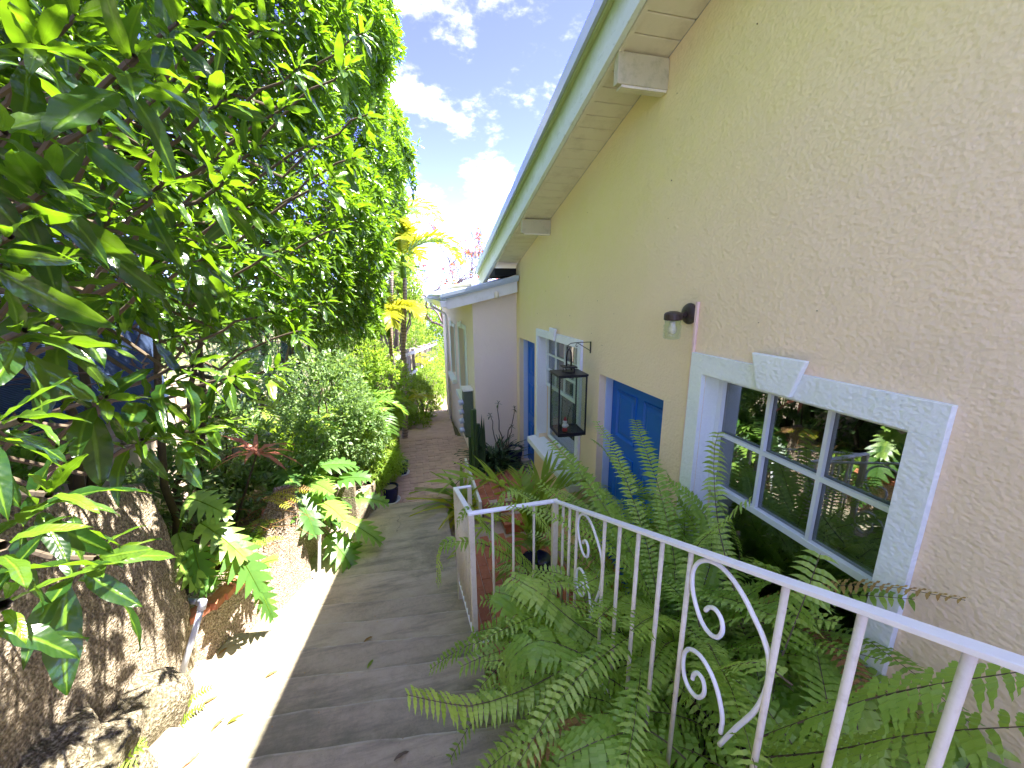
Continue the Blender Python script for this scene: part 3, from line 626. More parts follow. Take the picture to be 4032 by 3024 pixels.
# ------------------------------------------------------------------ annex
an = thing('annex', 'lower cream annex with its own shed roof projecting at the far end', 'annex', (.91, 5.85, -3.2))
XA = .912
def za(x): return -.112+.2265*(x-.54)/1.0          # underside of the barge board
mb = MB(); mb.poly([(XA, 5.85, -3.2), (XA, 5.85, za(XA)+.1), (W-.001, 5.85, za(W)+.14), (W-.001, 5.85, -3.2)]); mb.build('return_wall', M['annex'], an)
ah = [(6.70, 7.66, -1.92, -.62), (8.45, 9.30, -1.86, -.72)]
wall_with_holes(XA, 5.85, 11.5, -4.2, lambda y: .15, ah, M['annex'], an, 'front_wall', .13)
MB().box(XA+.001, W+2, 11.4, 11.5, -4.2, .25).build('end_wall', M['annex'], an)
for (a, c, z0, z1) in ah:
    mb = MB(); X0, X1 = XA-.02, XA-.0005
    mb.box(X0, X1, a-.07, c+.07, z1, z1+.08); mb.box(X0, X1, a-.07, a, z0, z1); mb.box(X0, X1, c, c+.07, z0, z1)
    wa = mb.build('window', M['trim'], an, bevel=.004)
    MB().box(XA-.10, XA+.1, a-.1, c+.1, z0-.09, z0-.001).build('sill', M['trim'], wa, bevel=.005)
    MB().prism([((a+c)/2-.05, z1-.005), ((a+c)/2+.05, z1-.005), ((a+c)/2+.08, z1+.12), ((a+c)/2-.08, z1+.12)], 0, XA-.04, XA-.0205).build('keystone', M['trim'], wa)
    mb = MB(); zm = (z0+z1)/2; x = XA+.09
    for q in ((a+.002, a+.04, z0, z1-.002), (c-.04, c-.002, z0, z1-.002), (a+.041, c-.041, z1-.04, z1-.003), (a+.041, c-.041, z0, z0+.04), (a+.041, c-.041, zm-.02, zm+.02)): mb.box(x, x+.03, *q)
    mb.build('sash', M['wood'], wa); MB().box(x+.022, x+.026, a+.04, c-.04, z0+.04, z1-.04).build('pane', M['glass'], wa)
    MB().box(x+.2, x+.21, a-.3, c+.3, z0-.3, z1+.3).build('unlit_panel', M['shadeblack'], wa)  # black panel standing in for the unlit room behind the glass
y0 = 5.70
def slab(x0, x1, y0, y1, d0, d1, name, m, bevel=0, par=an): return MB().hexa([(x0, y0, za(x0)+d0), (x1, y0, za(x1)+d0), (x1, y1, za(x1)+d0), (x0, y1, za(x0)+d0), (x0, y0, za(x0)+d1), (x1, y0, za(x1)+d1), (x1, y1, za(x1)+d1), (x0, y1, za(x0)+d1)]).build(name, m, par, bevel=bevel)
o_ = slab(.54, 1.575, 5.70, 5.73, -.115, .045, 'barge_board', M['barge'], .004)
slab(.43, 1.59, 5.66, 11.7, .10, .125, 'roof', M['metal'])
slab(.43, 1.583, 5.655, 5.675, .045, .0995, 'flashing', M['metal'], .004)
slab(.45, 1.585, 5.640, 5.654, .074, .13, 'flashing', M['metal'], .004)
slab(.545, 1.59, 5.735, 11.6, .046, .075, 'soffit', M['soffit'])
MB().box(.505, .54, 5.70, 11.6, za(.54)-.1, za(.54)+.045).build('eave_fascia', M['barge'], an, bevel=.003)
MB().prism([(.43, -.03), (.50, -.03), (.503, .06), (.42, .06)], 1, 5.66, 11.6).build('gutter', M['white'], an, bevel=.005)
for v in an.children:
    if v.name.startswith('gutter'):
        v.location.z += za(.45)-.03
MB().tube([(.52, 6.1, -.25), (.6, 6.1, -.36), (.86, 6.12, -.48), (.87, 9.8, -.5), (.87, 9.82, -.6), (.87, 9.85, -3.7)], .03, 10).build('downpipe', M['white'], an, smooth=True) if False else None
MB().tube([(.50, 9.9, -.15), (.52, 9.9, -.3), (.86, 9.9, -.5), (.87, 9.9, -.6), (.87, 9.9, -3.5)], .032, 10).build('downpipe', M['white'], an, smooth=True)
ss = thing('lamp_socket', 'small cream ceramic lamp socket screwed to the white barge board', 'lamp', (1.248, 5.70, -.02))
q = Vector((1.245, 5.70, -.01))
MB().lathe(q, [(.03, -.001), (.03, -.012), (.02, -.02)], 16, 1).build('mount', M['cream'], ss, smooth=True)
MB().lathe(q+Vector((0, -.05, -.02)), [(.0, .055), (.02, .052), (.03, .04), (.034, .01), (.033, -.03), (.028, -.045), (.0, -.046)], 18).build('socket', M['cream'], ss, smooth=True)
# black box standing in for the deep shade under the main roof
MB().box(XF+.01, W+.5, 5.86, 6.9, -.05+.3, .36).build('shade_box', M['shadeblack'], an)

# ================================================================== RAILING
rl = thing('handrail', 'white iron railing with scroll panels beside the fern bed', 'railing', (.745, 1.0, -2.1))
def zr(y): return -1.187-.42*(y-1.89)
RX = .745
def bar(p, q, w, h, name, m, bevel=.002):
    p, q = Vector(p), Vector(q); d = (q-p).normalized(); sx = d.cross(Vector((0, 0, 1))).normalized()*w/2; up = sx.cross(d).normalized()*h
    if up.z < 0: up = -up
    pts = [p-sx, p+sx, q+sx, q-sx]; return MB().hexa([*pts, *[a+up for a in pts]]).build(name, m, rl, bevel=bevel)
def zb_(y): return -1.64-.345*(y-.85)
bar((RX, 1.895, zr(1.89)), (RX, -1.2, zr(-1.2)), .032, .011, 'top_rail', M['rail'])
bar((.235, 1.898, -1.187), (RX+.016, 1.898, -1.187), .032, .011, 'top_rail', M['rail'])
bar((.25, 1.883, -1.1865), (.25, 2.775, -1.488), .032, .011, 'top_rail', M['rail'])
bar((.234, 2.765, -1.488), (.375, 2.765, -1.488), .03, .010, 'top_rail', M['rail'])
bar((RX, 1.88, zb_(1.88)), (RX, -1.2, zb_(-1.2)), .022, .010, 'bottom_rail', M['rail'])
bar((.27, 1.898, -2.06), (RX-.02, 1.898, -2.06), .022, .010, 'bottom_rail', M['rail'])
bar((.25, 1.91, -2.03), (.25, 2.75, -2.33), .022, .010, 'bottom_rail', M['rail'])
for x, y, zt_, zf in ((.25, 1.898, -1.188, -2.16), (RX, 1.898, -1.188, -2.5), (.25, 2.765, -1.489, -2.5), (.36, 2.765, -1.489, -2.95)):
    MB().box(x-.016, x+.016, y-.016, y+.016, zf, zt_).build('post', M['balus'], rl, bevel=.002)
ys_b = [onx(u, v, RX).y for u, v in ((3831, 2548), (3400, 2410), (3095, 2313), (2723, 2170), (2609, 2140), (2515, 2105), (2441, 2082), (2382, 2062))]
gap = abs(ys_b[4]-ys_b[5])
ys_b += [ys_b[-1]+(ys_b[2]-ys_b[3])*-1]
ys_b += [y for y in (ys_b[-1]+.09, ys_b[-1]+.18) if y < 1.86]
ys_b += [ys_b[0]-.1*k for k in range(1, 10)]
for y in ys_b:
    if zb_(y) < zr(y)-.3: MB().tube([(RX, y, zb_(y)+.006), (RX, y, zr(y)+.001)], .0078, 10).build('baluster', M['balus'], rl, smooth=True)
for x in (.37, .49, .615): MB().tube([(x, 1.898, -2.052), (x, 1.898, -1.185)], .0075, 10).build('baluster', M['balus'], rl, smooth=True)
for k in range(1, 9):
    y = 1.898+k*.0965; f = (y-1.886)/.89
    MB().tube([(.25, y, -2.025-.30*f), (.25, y, -1.186-.301*f)], .0075, 10).build('baluster', M['balus'], rl, smooth=True)
S1 = [(680, 1190), (760, 1110), (850, 1030), (900, 950), (925, 870), (930, 760), (900, 650), (850, 540), (800, 440), (740, 350), (680, 290), (620, 265), (575, 275), (548, 320), (545, 400), (560, 480), (590, 570), (630, 630), (670, 650), (695, 620), (690, 560), (660, 510), (630, 500), (610, 515)]
S2 = [(685, 1130), (695, 1060), (680, 960), (650, 860), (610, 780), (570, 730), (530, 710), (505, 730), (498, 790), (505, 850), (530, 910), (565, 950), (595, 945), (605, 910), (595, 860), (570, 830), (550, 840), (545, 860)]
def catmull(p, n=4):
    o = []
    for i in range(len(p)-1):
        a, b, c, d = p[max(i-1, 0)], p[i], p[i+1], p[min(i+2, len(p)-1)]
        for k in range(n):
            t = k/n; o.append(.5*((2*b)+(c-a)*t+(2*a-5*b+4*c-d)*t*t+(3*b-a-3*c+d)*t**3))
    return o+[p[-1]]
ya, yb2 = ys_b[2], ys_b[8]
for k, dy in enumerate((0, ys_b[7]-ys_b[2]-(ys_b[3]-ys_b[2])+(ys_b[3]-ys_b[2]), -1.05)):
    for S in (S1, S2):
        pts = catmull([onx(2300+a*.783, 2000+b*.783, RX) for a, b in S])
        pts = [Vector((RX, p.y+dy, p.z-.42*dy)) for p in pts]
        MB().tube(pts, .0062, 8).build('scroll', M['rail'], rl, smooth=True)

# ================================================================== LEFT WALLS, ROCK, PIPES
lw = thing('retaining_wall', 'tall shaded roughcast retaining wall beside the top of the stairs', 'wall', (-1.5, 1, -3))
def wt(y): return -1.06-.42*(y-2.5)
mb = MB(); n = 16; ysw = [-3+(2.5+3)*i/n for i in range(n+1)]; nz = 8
rows = []
for i, y in enumerate(ysw):
    r = []
    for j in range(nz+1): r.append((-1.45+rnd.uniform(-.012, .012)-(.05 if j == nz else 0)-(.03 if i == n else 0), y+(rnd.uniform(-.01, .01)), -3.2+(wt(y)+3.2)*j/nz))
    r.append((-1.56, y, wt(y)+.015)); r.append((-2.0, y, wt(y)-.02)); rows.append(r)
k = nz+3
for r in rows: mb.v += r
mb.f = [[i*k+j, (i+1)*k+j, (i+1)*k+j+1, i*k+j+1] for i in range(n) for j in range(k-1)]
q0 = len(mb.v); mb.v += rows[-1]+[(-2.0, 2.5, -3.2)]; mb.f.append(list(range(q0, q0+k+1)))
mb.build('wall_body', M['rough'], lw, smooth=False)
# upper soil behind the wall
mb = MB()
for i in range(12):
    y0, y1 = -3+i*.46, -3+(i+1)*.46
    mb.poly([(-4.5, y0, wt(y0)+.1), (-1.6, y0, wt(y0)-.04), (-1.6, y1, wt(y1)-.04), (-4.5, y1, wt(y1)+.1)])
mb.poly([(-4.5, 2.52, wt(2.52)+.1), (-1.6, 2.52, wt(2.52)-.04), (-1.6, 2.52, -3.2), (-4.5, 2.52, -3.2)])
mb.build('upper_bed', M['soil'], kind='structure', label='dark soil behind the retaining wall under the shrub')
def rock(name, c, s, seed, m, par=None, sub=3, **pr):
    r2 = np.random.default_rng(seed); me = bpy.data.meshes.new(name); import bmesh
    bm = bmesh.new(); bmesh.ops.create_icosphere(bm, subdivisions=sub, radius=1)
    K = r2.normal(0, 1, (10, 3)); ph = r2.uniform(0, 6.28, 10)
    for v in bm.verts:
        p = np.array(v.co); f = 1+sum(.10/(1+i*.25)*math.sin(float(K[i]@p)*(1.6+i*.9)+ph[i]) for i in range(10))
        v.co = Vector((p*f*np.array(s)).tolist())
    bm.to_mesh(me); bm.free(); me.materials.append(m); o = bpy.data.objects.new(name, me); place(o, par, c); setprops(o, **pr)
    return o
rk = [((-1.53, 1.86, -2.16), (.22, .34, .32), 'pale pitted limestone boulder below the end of the retaining wall'),
      ((-1.50, 1.42, -1.92), (.27, .40, .34), 'mossy limestone rock at the foot of the retaining wall'),
      ((-1.44, .85, -1.76), (.28, .45, .30), 'dark mossy rock nearest the camera below the retaining wall'),
      ((-1.36, 1.60, -2.10), (.12, .16, .12), 'small pale stone beside the stair edge'),
      ((-1.26, 1.30, -1.98), (.12, .16, .12), 'small weathered stone among the weeds beside the stair edge')]
for i, (c, s, lb) in enumerate(rk): rock('boulder', c, s, 40+i, M['rock'], label=lb, cat='rock', group='rocks along the left edge of the stairs', sub=4 if i < 3 else 3)
# low planter wall
pw = thing('planter_wall', 'low sunlit roughcast planter wall along the left of the stairs', 'wall', (-1.35, 3, -3))
tp = [(2.44, -1.95), (2.6, -1.965), (2.9, -1.985), (3.2, -1.92), (3.38, -1.84), (3.56, -1.66)]
mb = MB(); rows = []
for i in range(15):
    y = 2.44+1.12*i/14; x = -1.50+.37*(y-2.44); z = float(np.interp(y, [a for a, _ in tp], [b for _, b in tp]))
    r = [(x+rnd.uniform(-.008, .008), y, -3.2), (x+rnd.uniform(-.01, .01), y, -2.5)]+[(x-.01*j+rnd.uniform(-.01, .01), y, -2.5+(z+2.5-.02)*j/4) for j in range(1, 5)]+[(x-.07, y, z+.005), (x-.19, y, z-.005), (x-.21, y, z-.25)]
    rows.append(r)
k = len(rows[0])
for r in rows: mb.v += r
mb.f = [[i*k+j, (i+1)*k+j, (i+1)*k+j+1, i*k+j+1] for i in range(14) for j in range(k-1)]
q0 = len(mb.v); mb.v += rows[-1]+[(rows[-1][0][0]-.21, 3.56, -3.2)]; mb.f.append(list(range(q0, q0+k+1)))
mb.build('wall_body', M['rough2'], pw)
MB().box(-2.7, -1.55, 2.53, 3.56, -3.2, -2.08).build('planter_soil', M['soil'], kind='structure', label='dark planter soil behind the low wall')
MB().box(-2.7, -1.37, 3.0, 3.56, -3.2, -2.085).build('planter_soil', M['soil'], kind='structure', label='planter soil at the far end behind the low wall')
# next lower planter walls, in shade
def lowwall(pts, zt_, th, m, label):
    t = thing('planter_wall', label, 'wall', (pts[0][0], pts[0][1], -3.1)); mb = MB()
    for (a, b), (c, d) in zip(pts[:-1], pts[1:]):
        dx, dy = c-a, d-b; l = math.hypot(dx, dy); nx_, ny_ = -dy/l*th, dx/l*th
        mb.hexa([(a, b, -3.3), (c, d, -3.3), (c+nx_, d+ny_, -3.3), (a+nx_, b+ny_, -3.3), (a, b, zt_), (c, d, zt_), (c+nx_, d+ny_, zt_), (a+nx_, b+ny_, zt_)])
    mb.build('wall_body', m, t, bevel=.01); return t
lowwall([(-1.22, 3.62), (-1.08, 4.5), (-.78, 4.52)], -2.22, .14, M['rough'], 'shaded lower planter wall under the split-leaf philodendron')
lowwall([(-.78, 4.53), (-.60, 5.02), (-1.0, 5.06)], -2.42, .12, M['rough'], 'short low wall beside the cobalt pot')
MB().hexa([(-3, 3.58, -3.3), (-1.36, 3.7, -3.3), (-.95, 5.0, -3.3), (-3, 5.2, -3.3), (-3, 3.58, -2.3), (-1.36, 3.7, -2.3), (-.95, 5.0, -2.5), (-3, 5.2, -2.3)]).build('lower_bed', M['soil'], kind='structure', label='planted soil behind the lower planter walls')
# loose terracotta edging pieces in the planter
bl = brick_mesh(.17, .075, .05, M['brick'], .004)
eds = [(onz(960, 2270, -1.97), .45, .5), (onz(905, 2300, -1.97), .5, .15), (onz(860, 2340, -1.97), .55, .1), (onz(790, 2390, -1.97), .1, .2), (onz(760, 2240, -2.0), .1, .0), (onz(820, 2230, -2.0), .15, .05), (onz(1010, 2070, -1.97), .9, .2), (onz(1050, 2020, -1.95), .95, .15), (onz(1090, 1975, -1.93), .95, .1)]
where = ['standing on edge before the philodendron', 'lying behind the pipe bend', 'lying next to the upright one', 'under the grey pipe elbow', 'flat on the soil by the retaining wall', 'flat beside the philodendron stem', 'tilted along the middle of the planter', 'second in the row under the fine fern', 'farthest in the row under the fine fern']
for (p, a, tl), w_ in zip(eds, where):
    o = bpy.data.objects.new('edging_brick', bl); place(o, None, (p.x, p.y, p.z)); o.rotation_euler = (tl, rnd.uniform(-.1, .1), a+.9)
    setprops(o, 'terracotta edging brick '+w_, 'brick', 'loose edging bricks in the planter')
# pvc pipes
p1 = thing('drain_pipe', 'pale grey plastic pipe elbow coming over the planter wall near the boulder', 'pipe', tuple(onz(735, 2660, -2.34)))
a = ony(770, 2372, 2.44); bb = ony(808, 2374, 2.42); cc = onx(700, 2690, -1.42); cc = ony(700, 2690, 2.12)
pa, pb, pc = ony(765, 2368, 2.52), ony(800, 2372, 2.40), onz(705, 2690, slope_z(2.2)+.03)
MB().tube([pa+(pa-pb)*1.0, pa, pb], .017, 12).build('outlet', M['pipe'], p1, smooth=True)
MB().tube([pa+(pb-pa)*.6, pb+Vector((0, 0, .004)), pb+(pc-pb)*.09], .0225, 12).build('elbow', M['pipe'], p1, smooth=True)
MB().tube([pb, pc], .0165, 12).build('downpipe', M['pipe'], p1, smooth=True)
p2 = thing('drain_pipe', 'slim white plastic pipe standing at the far end of the low wall', 'pipe', (-1.07, 3.62, -2.7))
a, bb, cc, dd = ony(1228, 2084, 3.64), ony(1257, 2090, 3.62), ony(1257, 2245, 3.60), ony(1236, 2285, 3.52)
MB().tube([a, bb-(bb-a)*.2, bb+(cc-bb)*.08, cc, dd], .014, 10).build('pipe_run', M['white'], p2, smooth=True)

# walls and cloth behind the shrubs
tw = thing('tan_wall', 'weathered tan block wall behind the planter', 'wall', (-2.5, 4, -3))
MB().box(-2.85, -2.72, 2.3, 5.6, -3.2, -.95).build('wall_body', M['tan'], tw, bevel=.01)
for k in range(7):
    MB().box(-2.719, -2.70, 2.35+k*.47, 2.35+k*.47+.06, -2.1, -1.0).build('pilaster', M['tan'], tw)
cl = thing('shade_cloth_screen', 'blue woven shade cloth stretched on poles behind the shrub', 'screen', (-2.4, 2.2, -1.2))
mb = MB(); k = 22
for i in range(k+1):
    y = .6+4.2*i/k; x = -2.55+.05*math.sin(i*1.3); mb.v += [(x, y, wt(y)+.03 if y < 2.5 else -1.05), (x-.04, y, -.3), (x, y, .55)]
mb.f = [[i*3+j, (i+1)*3+j, (i+1)*3+j+1, i*3+j+1] for i in range(k) for j in range(2)]
mb.build('cloth', M['cloth'], cl, smooth=True)
for y in (.7, 2.1, 3.5, 4.75): MB().tube([(-2.62, y, -1.5), (-2.62, y, .65)], .025, 8).build('pole', M['bark'], cl)
c2 = thing('shade_cloth_screen', 'pale blue net hanging behind the feathery palm leaf', 'screen', (-2.0, 7, -2))
mb = MB()
for i in range(9):
    y = 6.6+.12*i; mb.v += [(-1.95+.02*math.sin(i*2), y, -1.5), (-1.95+.02*math.sin(i*2+1), y, .2)]
mb.f = [[i*2, i*2+2, i*2+3, i*2+1] for i in range(8)]
m, t, b = mat('pale_net', (.30, .42, .5), .8); v = N(t, 'ShaderNodeTexVoronoi', in_Scale=30.); L(t, objco(t), v.inputs['Vector']); L(t, ramp(t, v.outputs[0], [(.2, (.38, .5, .58)), (.6, (.1, .16, .2))]), b.inputs['Base Color'])
mb.build('cloth', m, c2)

# ================================================================== FOLIAGE TOOLS
def leaf_template(n=6, wid=.26, curl=.25, fold=.18, tipw=.0, base=.12, wav=.03):
    """leaf of length 1 along +x, normal +z; returns verts, tris, rib attr"""
    V = []; R = []
    for i in range(n+1):
        s = i/n; w = wid/2*(math.sin(PI*min(1, (s*.93+.03)))**.75)*(1-.25*s)+.004
        if i == n: w = .002
        z = -curl*s*s; x = s*(1-.12*curl*s)
        V += [(x, w, z+fold*w+wav*math.sin(s*17)), (x, 0, z), (x, -w, z+fold*w-wav*math.sin(s*17+1))]; R += [0, 1, 0]
    F = []
    for i in range(n):
        a = i*3
        for j in (0, 1): F += [(a+j, a+j+1, a+j+4), (a+j, a+j+4, a+j+3)]
    return np.array(V, np.float32), np.array(F, np.int32)[:, ::-1], np.array(R, np.float32)
def frames(D, up_hint, roll=None):
    """rotation matrices with x along D and z near up_hint"""
    D = D/np.linalg.norm(D, axis=1, keepdims=True); Yv = np.cross(up_hint, D); nn = np.linalg.norm(Yv, axis=1, keepdims=True); Yv = np.where(nn > 1e-3, Yv/np.maximum(nn, 1e-6), np.array([[0, 1., 0]]))
    Zv = np.cross(D, Yv)
    if roll is not None:
        c, s = np.cos(roll)[:, None], np.sin(roll)[:, None]; Yv, Zv = Yv*c+Zv*s, Zv*c-Yv*s
    return np.stack([D, Yv, Zv], axis=2)
def merged(name, tmpl, pos, Rm, sc, mt, tone, young=None, parent=None, kind='stuff', **pr):
    V, F, rib = tmpl; n = len(pos); k = len(V)
    VV = np.einsum('nij,kj->nki', Rm, V)*sc[:, None, None]+pos[:, None, :]
    FF = (F[None]+(np.arange(n)*k)[:, None, None]).reshape(-1, 3)
    at = {'along': np.tile((np.arange(k)//3)/max(1, k//3-1), n), 'tone': np.repeat(tone, k), 'rib': np.tile(rib, n), 'young': np.repeat(young if young is not None else np.zeros(n), k)}
    me = raw_mesh(name, VV.reshape(-1, 3), FF, mt, True, at); o = bpy.data.objects.new(name, me); place(o, parent); setprops(o, kind=kind, **pr); return o
def rosette_leaves(P, A, nl, L0, rg, spread=1.15):
    """P (n,3) tips, A (n,3) axes -> leaf pos, dirs, len, tone, young"""
    pos, dirs, ln_, yg = [], [], [], []
    for p, a in zip(P, A):
        a = a/np.linalg.norm(a); u = np.cross(a, [0, 0, 1.]); u /= np.linalg.norm(u)+1e-6; v = np.cross(a, u); ph = rg.uniform(0, 6.28)
        k = int(nl+rg.integers(-2, 3))
        for i in range(k):
            th = ph+i*2.399; f = i/k; tilt = spread*(.35+.75*f)*rg.uniform(.85, 1.15)      # inner leaves upright
            d = a*math.cos(tilt)+(u*math.cos(th)+v*math.sin(th))*math.sin(tilt)+np.array([0, 0, -.75*f])
            pos.append(p-a*.05*f*L0/.12+d*.006); dirs.append(d); ln_.append(L0*(.5+.55*f)*rg.uniform(.8, 1.2)); yg.append(max(0, .85-1.9*f)*rg.uniform(.4, 1.))
    return np.array(pos), np.array(dirs), np.array(ln_), np.array(yg)
T_LEAF = [leaf_template(8, .31, .30, .28), leaf_template(8, .27, .55, .35), leaf_template(8, .35, .15, .22)]
LEAFM = []
for V, F, rib in T_LEAF:
    LEAFM.append([raw_mesh('leaf', V, F, M['leaf'], True, {'tone': np.full(len(V), t_), 'rib': rib, 'along': (np.arange(len(V))//3)/(len(V)//3-1), 'young': np.full(len(V), y_)}) for t_, y_ in ((0., 0), (.25, 0), (.1, .45), (.3, .9))])
def foliage(par, pos, dirs, ln_, yg, nobj, rg, mt=None, tone_off=0.):
    """nearest leaves become single parts, the rest one joined part"""
    mt = mt or M['leaf']
    up = np.tile(np.array([0, 0, 1.]), (len(pos), 1))+rg.normal(0, .35, (len(pos), 3)); R = frames(dirs, up, rg.normal(0, .35, len(pos)))
    c = pos@np.array(ROT.col[2]); c = pos@np.array((ROT @ Vector((0, 0, -1)))[:]); dep = np.maximum(c, .05)
    cc = pos@np.array(ROT); uu = FPX*cc[:, 0]/dep; vv = FPX*cc[:, 1]/dep
    seen = (np.abs(uu) < 2150) & (np.abs(vv) < 1650) & (c > .05)
    size = np.where(seen, ln_/dep, 0); order = np.argsort(-size); near = order[:nobj]; rest = order[nobj:]
    for i in near:
        me = LEAFM[rg.integers(0, 3)][0 if yg[i] < .1 else 1 if yg[i] < .2 else 2 if yg[i] < .55 else 3]
        m3 = Matrix([[float(R[i, a, b]) for b in range(3)] for a in range(3)])
        o = inst('leaf', me, par, pos[i].tolist(), m3, (float(ln_[i]),)*3)
    for q in range(3):
        s = rest[q::3]
        if len(s): pass
    if len(rest): 
        k = len(T_LEAF); Vs = []; 
        merged('foliage', T_LEAF[0], pos[rest], R[rest], ln_[rest], mt, rg.uniform(0, 1, len(rest)), yg[rest], par)
def branch(p0, p1, r0, r1, sag=.1, n=7, wob=.04, rg=rnd):
    p0, p1 = Vector(p0), Vector(p1); o = []
    for i in range(n+1):
        t = i/n; q = p0.lerp(p1, t); q.z += sag*math.sin(PI*t); q += Vector([rg.uniform(-wob, wob) for _ in range(3)])*(0 if i in (0, n) else 1); o.append(q)
    return o, [r0+(r1-r0)*i/n for i in range(n+1)]

# ================================================================== THE BIG SHRUB ON THE LEFT
def xs_surf(y, z):
    x = np.interp(y, [.2, 1.1, 2, 3, 4, 5, 6.5, 7.5, 9], [-1.12, -1.02, -.76, -.42, -.16, -.05, .06, .08, -.1])
    x = x-.55*np.clip((1.9-z)/1.2, 0, 1)*np.clip((y-4.8)/.8, 0, 1)
    x = x-.30*np.maximum(0, -z)-.10*np.maximum(0, z-1.8)+(.07+.06*np.clip(y-2, 0, 1))*np.sin(y*4.1+z*1.7)+(.07+.06*np.clip(y-2, 0, 1))*np.sin(z*4.3-y*2.1)+.05*np.sin(z*11+y*9)
    return x
def zbot(y): return np.interp(y, [.2, .8, 1.2, 2.4, 3.4, 4.5, 6, 9], [-.3, -.2, -.12, -.2, -.3, -.3, -.6, -.9])
rg = np.random.default_rng(5)
def shrub_block(name, label, y0, y1, nsurf, ninner, nobj, keyros=None, ztop=3.4, L0=.135, base=None, unseen_canopy=False):
    root = thing(name, label, 'shrub', base, 'tall shrubs overhanging the left of the stairs')
    Y_ = rg.uniform(y0, y1, nsurf); Z_ = zbot(Y_)+(ztop-zbot(Y_))*rg.uniform(0, 1, nsurf)**.9; X_ = xs_surf(Y_, Z_)-np.abs(rg.normal(0, .07, nsurf))
    P = np.stack([X_, Y_, Z_], 1); A = np.stack([np.full(nsurf, 1.), rg.normal(-.15, .5, nsurf), rg.normal(.55, .4, nsurf)], 1)
    pos, d, l, yg = rosette_leaves(P, A, 10, L0, rg)
    Y2 = rg.uniform(y0, y1, ninner); Z2 = zbot(Y2)+.05+(ztop-zbot(Y2))*rg.uniform(0, 1, ninner); X2 = xs_surf(Y2, Z2)-.15-rg.exponential(.52, ninner)
    P2 = np.stack([X2, Y2, Z2], 1); A2 = rg.normal(0, .6, (ninner, 3))+np.array([.6, -.1, .4])
    pos2, d2, l2, yg2 = rosette_leaves(P2, A2, 8, L0*.95, rg)
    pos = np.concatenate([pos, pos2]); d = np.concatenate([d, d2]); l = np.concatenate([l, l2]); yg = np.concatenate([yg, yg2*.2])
    P = np.concatenate([P, P2[::3]])
    if unseen_canopy:      # unseen crown spread over the near end to shade hedge, wall and rocks
        n3 = 620; P4 = np.stack([rg.uniform(-1.5, .45, n3), rg.uniform(-.9, 1.6, n3), rg.uniform(1.45, 2.4, n3)], 1)
        p4, d4, l4, y4 = rosette_leaves(P4, rg.normal(0, .6, (n3, 3))+np.array([.4, 0, .5]), 9, L0, rg); pos = np.concatenate([pos, p4]); d = np.concatenate([d, d4]); l = np.concatenate([l, l4]); yg = np.concatenate([yg, y4]); P = np.concatenate([P, P4[::5]])
    if keyros is not None:
        KP = np.array([k[0] for k in keyros]); KA = np.array([k[1] for k in keyros]); p3, d3, l3, y3 = rosette_leaves(KP, KA, 11, .15, rg, 1.25); dist = np.linalg.norm(p3, axis=1); l3 = l3*np.minimum(1, dist*1.12)*.84
        pos = np.concatenate([pos, p3]); d = np.concatenate([d, d3]); l = np.concatenate([l, l3]); yg = np.concatenate([yg, y3])
    yg = np.clip(yg+.6*np.clip((pos[:, 1]-1.9)/2.0, 0, 1)*rg.uniform(.3, 1.3, len(pos)), 0, 1)  # leaves farther along turned limer, sunlight put into their colour
    foliage(root, pos, d, l, yg, nobj, rg)
    # woody frame: trunks, limbs and twigs reaching for the tips
    yc = (y0+y1)/2; hubs = []
    for k in range(5):
        b0 = Vector((-2.0+rnd.uniform(-.25, .25), yc+(k-2)*(y1-y0)*.17, base[2])); h = Vector((-1.7+rnd.uniform(-.2, .25), b0.y+rnd.uniform(-.2, .2), rnd.uniform(-.3, .9)))
        p, r = branch(b0, h, .028, .018, .0, 8, .06); MB().tube(p, r, 7).build('trunk', M['bark'], root, smooth=True); hubs.append(h); hubs.append(p[5])
        h2 = h+Vector((rnd.uniform(0, .5), rnd.uniform(-.3, .3), rnd.uniform(.7, 1.5))); p, r = branch(h, h2, .018, .010, .05, 6, .05); MB().tube(p, r, 6).build('limb', M['bark'], root, smooth=True); hubs += [h2, p[3]]
    tw = MB(); idx = rg.permutation(len(P))[:min(len(P), 240)]
    key = [Vector(k[0]) for k in keyros] if keyros else []
    for i in list(idx):
        tip = Vector(P[i].tolist()); h = min(hubs, key=lambda q: (q-tip).length+rnd.uniform(0, .4)); p, r = branch(h, tip, .008, .003, .06, 6, .04); tw.tube(p, r, 4, False)
    for tip in key:
        hb = Vector((tip.x-.5, tip.y+.35, tip.z-.22)); p, r = branch(hb, tip, .0065, .004, .03, 6, .012); tw.tube(p, r, 6, False)
        h = min(hubs, key=lambda q: (q-hb).length); p, r = branch(h, hb, .011, .007, .05, 5, .03); tw.tube(p, r, 6, False)
    tw.build('twigs', M['bark'], root, kind='stuff')
    # pale leafless twigs criss-crossing inside
    tg = MB()
    for i in range(int(150*(y1-y0)/2)):
        q = Vector((rnd.uniform(-2.2, -1.15), rnd.uniform(y0, y1), rnd.uniform(-.7, 1.6))); e = q+Vector((rnd.uniform(.1, .5), rnd.uniform(-.5, .5), rnd.uniform(-.15, .3)))
        p, r = branch(q, e, .006, .002, .02, 4, .02); tg.tube(p, r, 3, False)
    tg.build('bare_twigs', M['greybark'], root, kind='stuff')
    return root
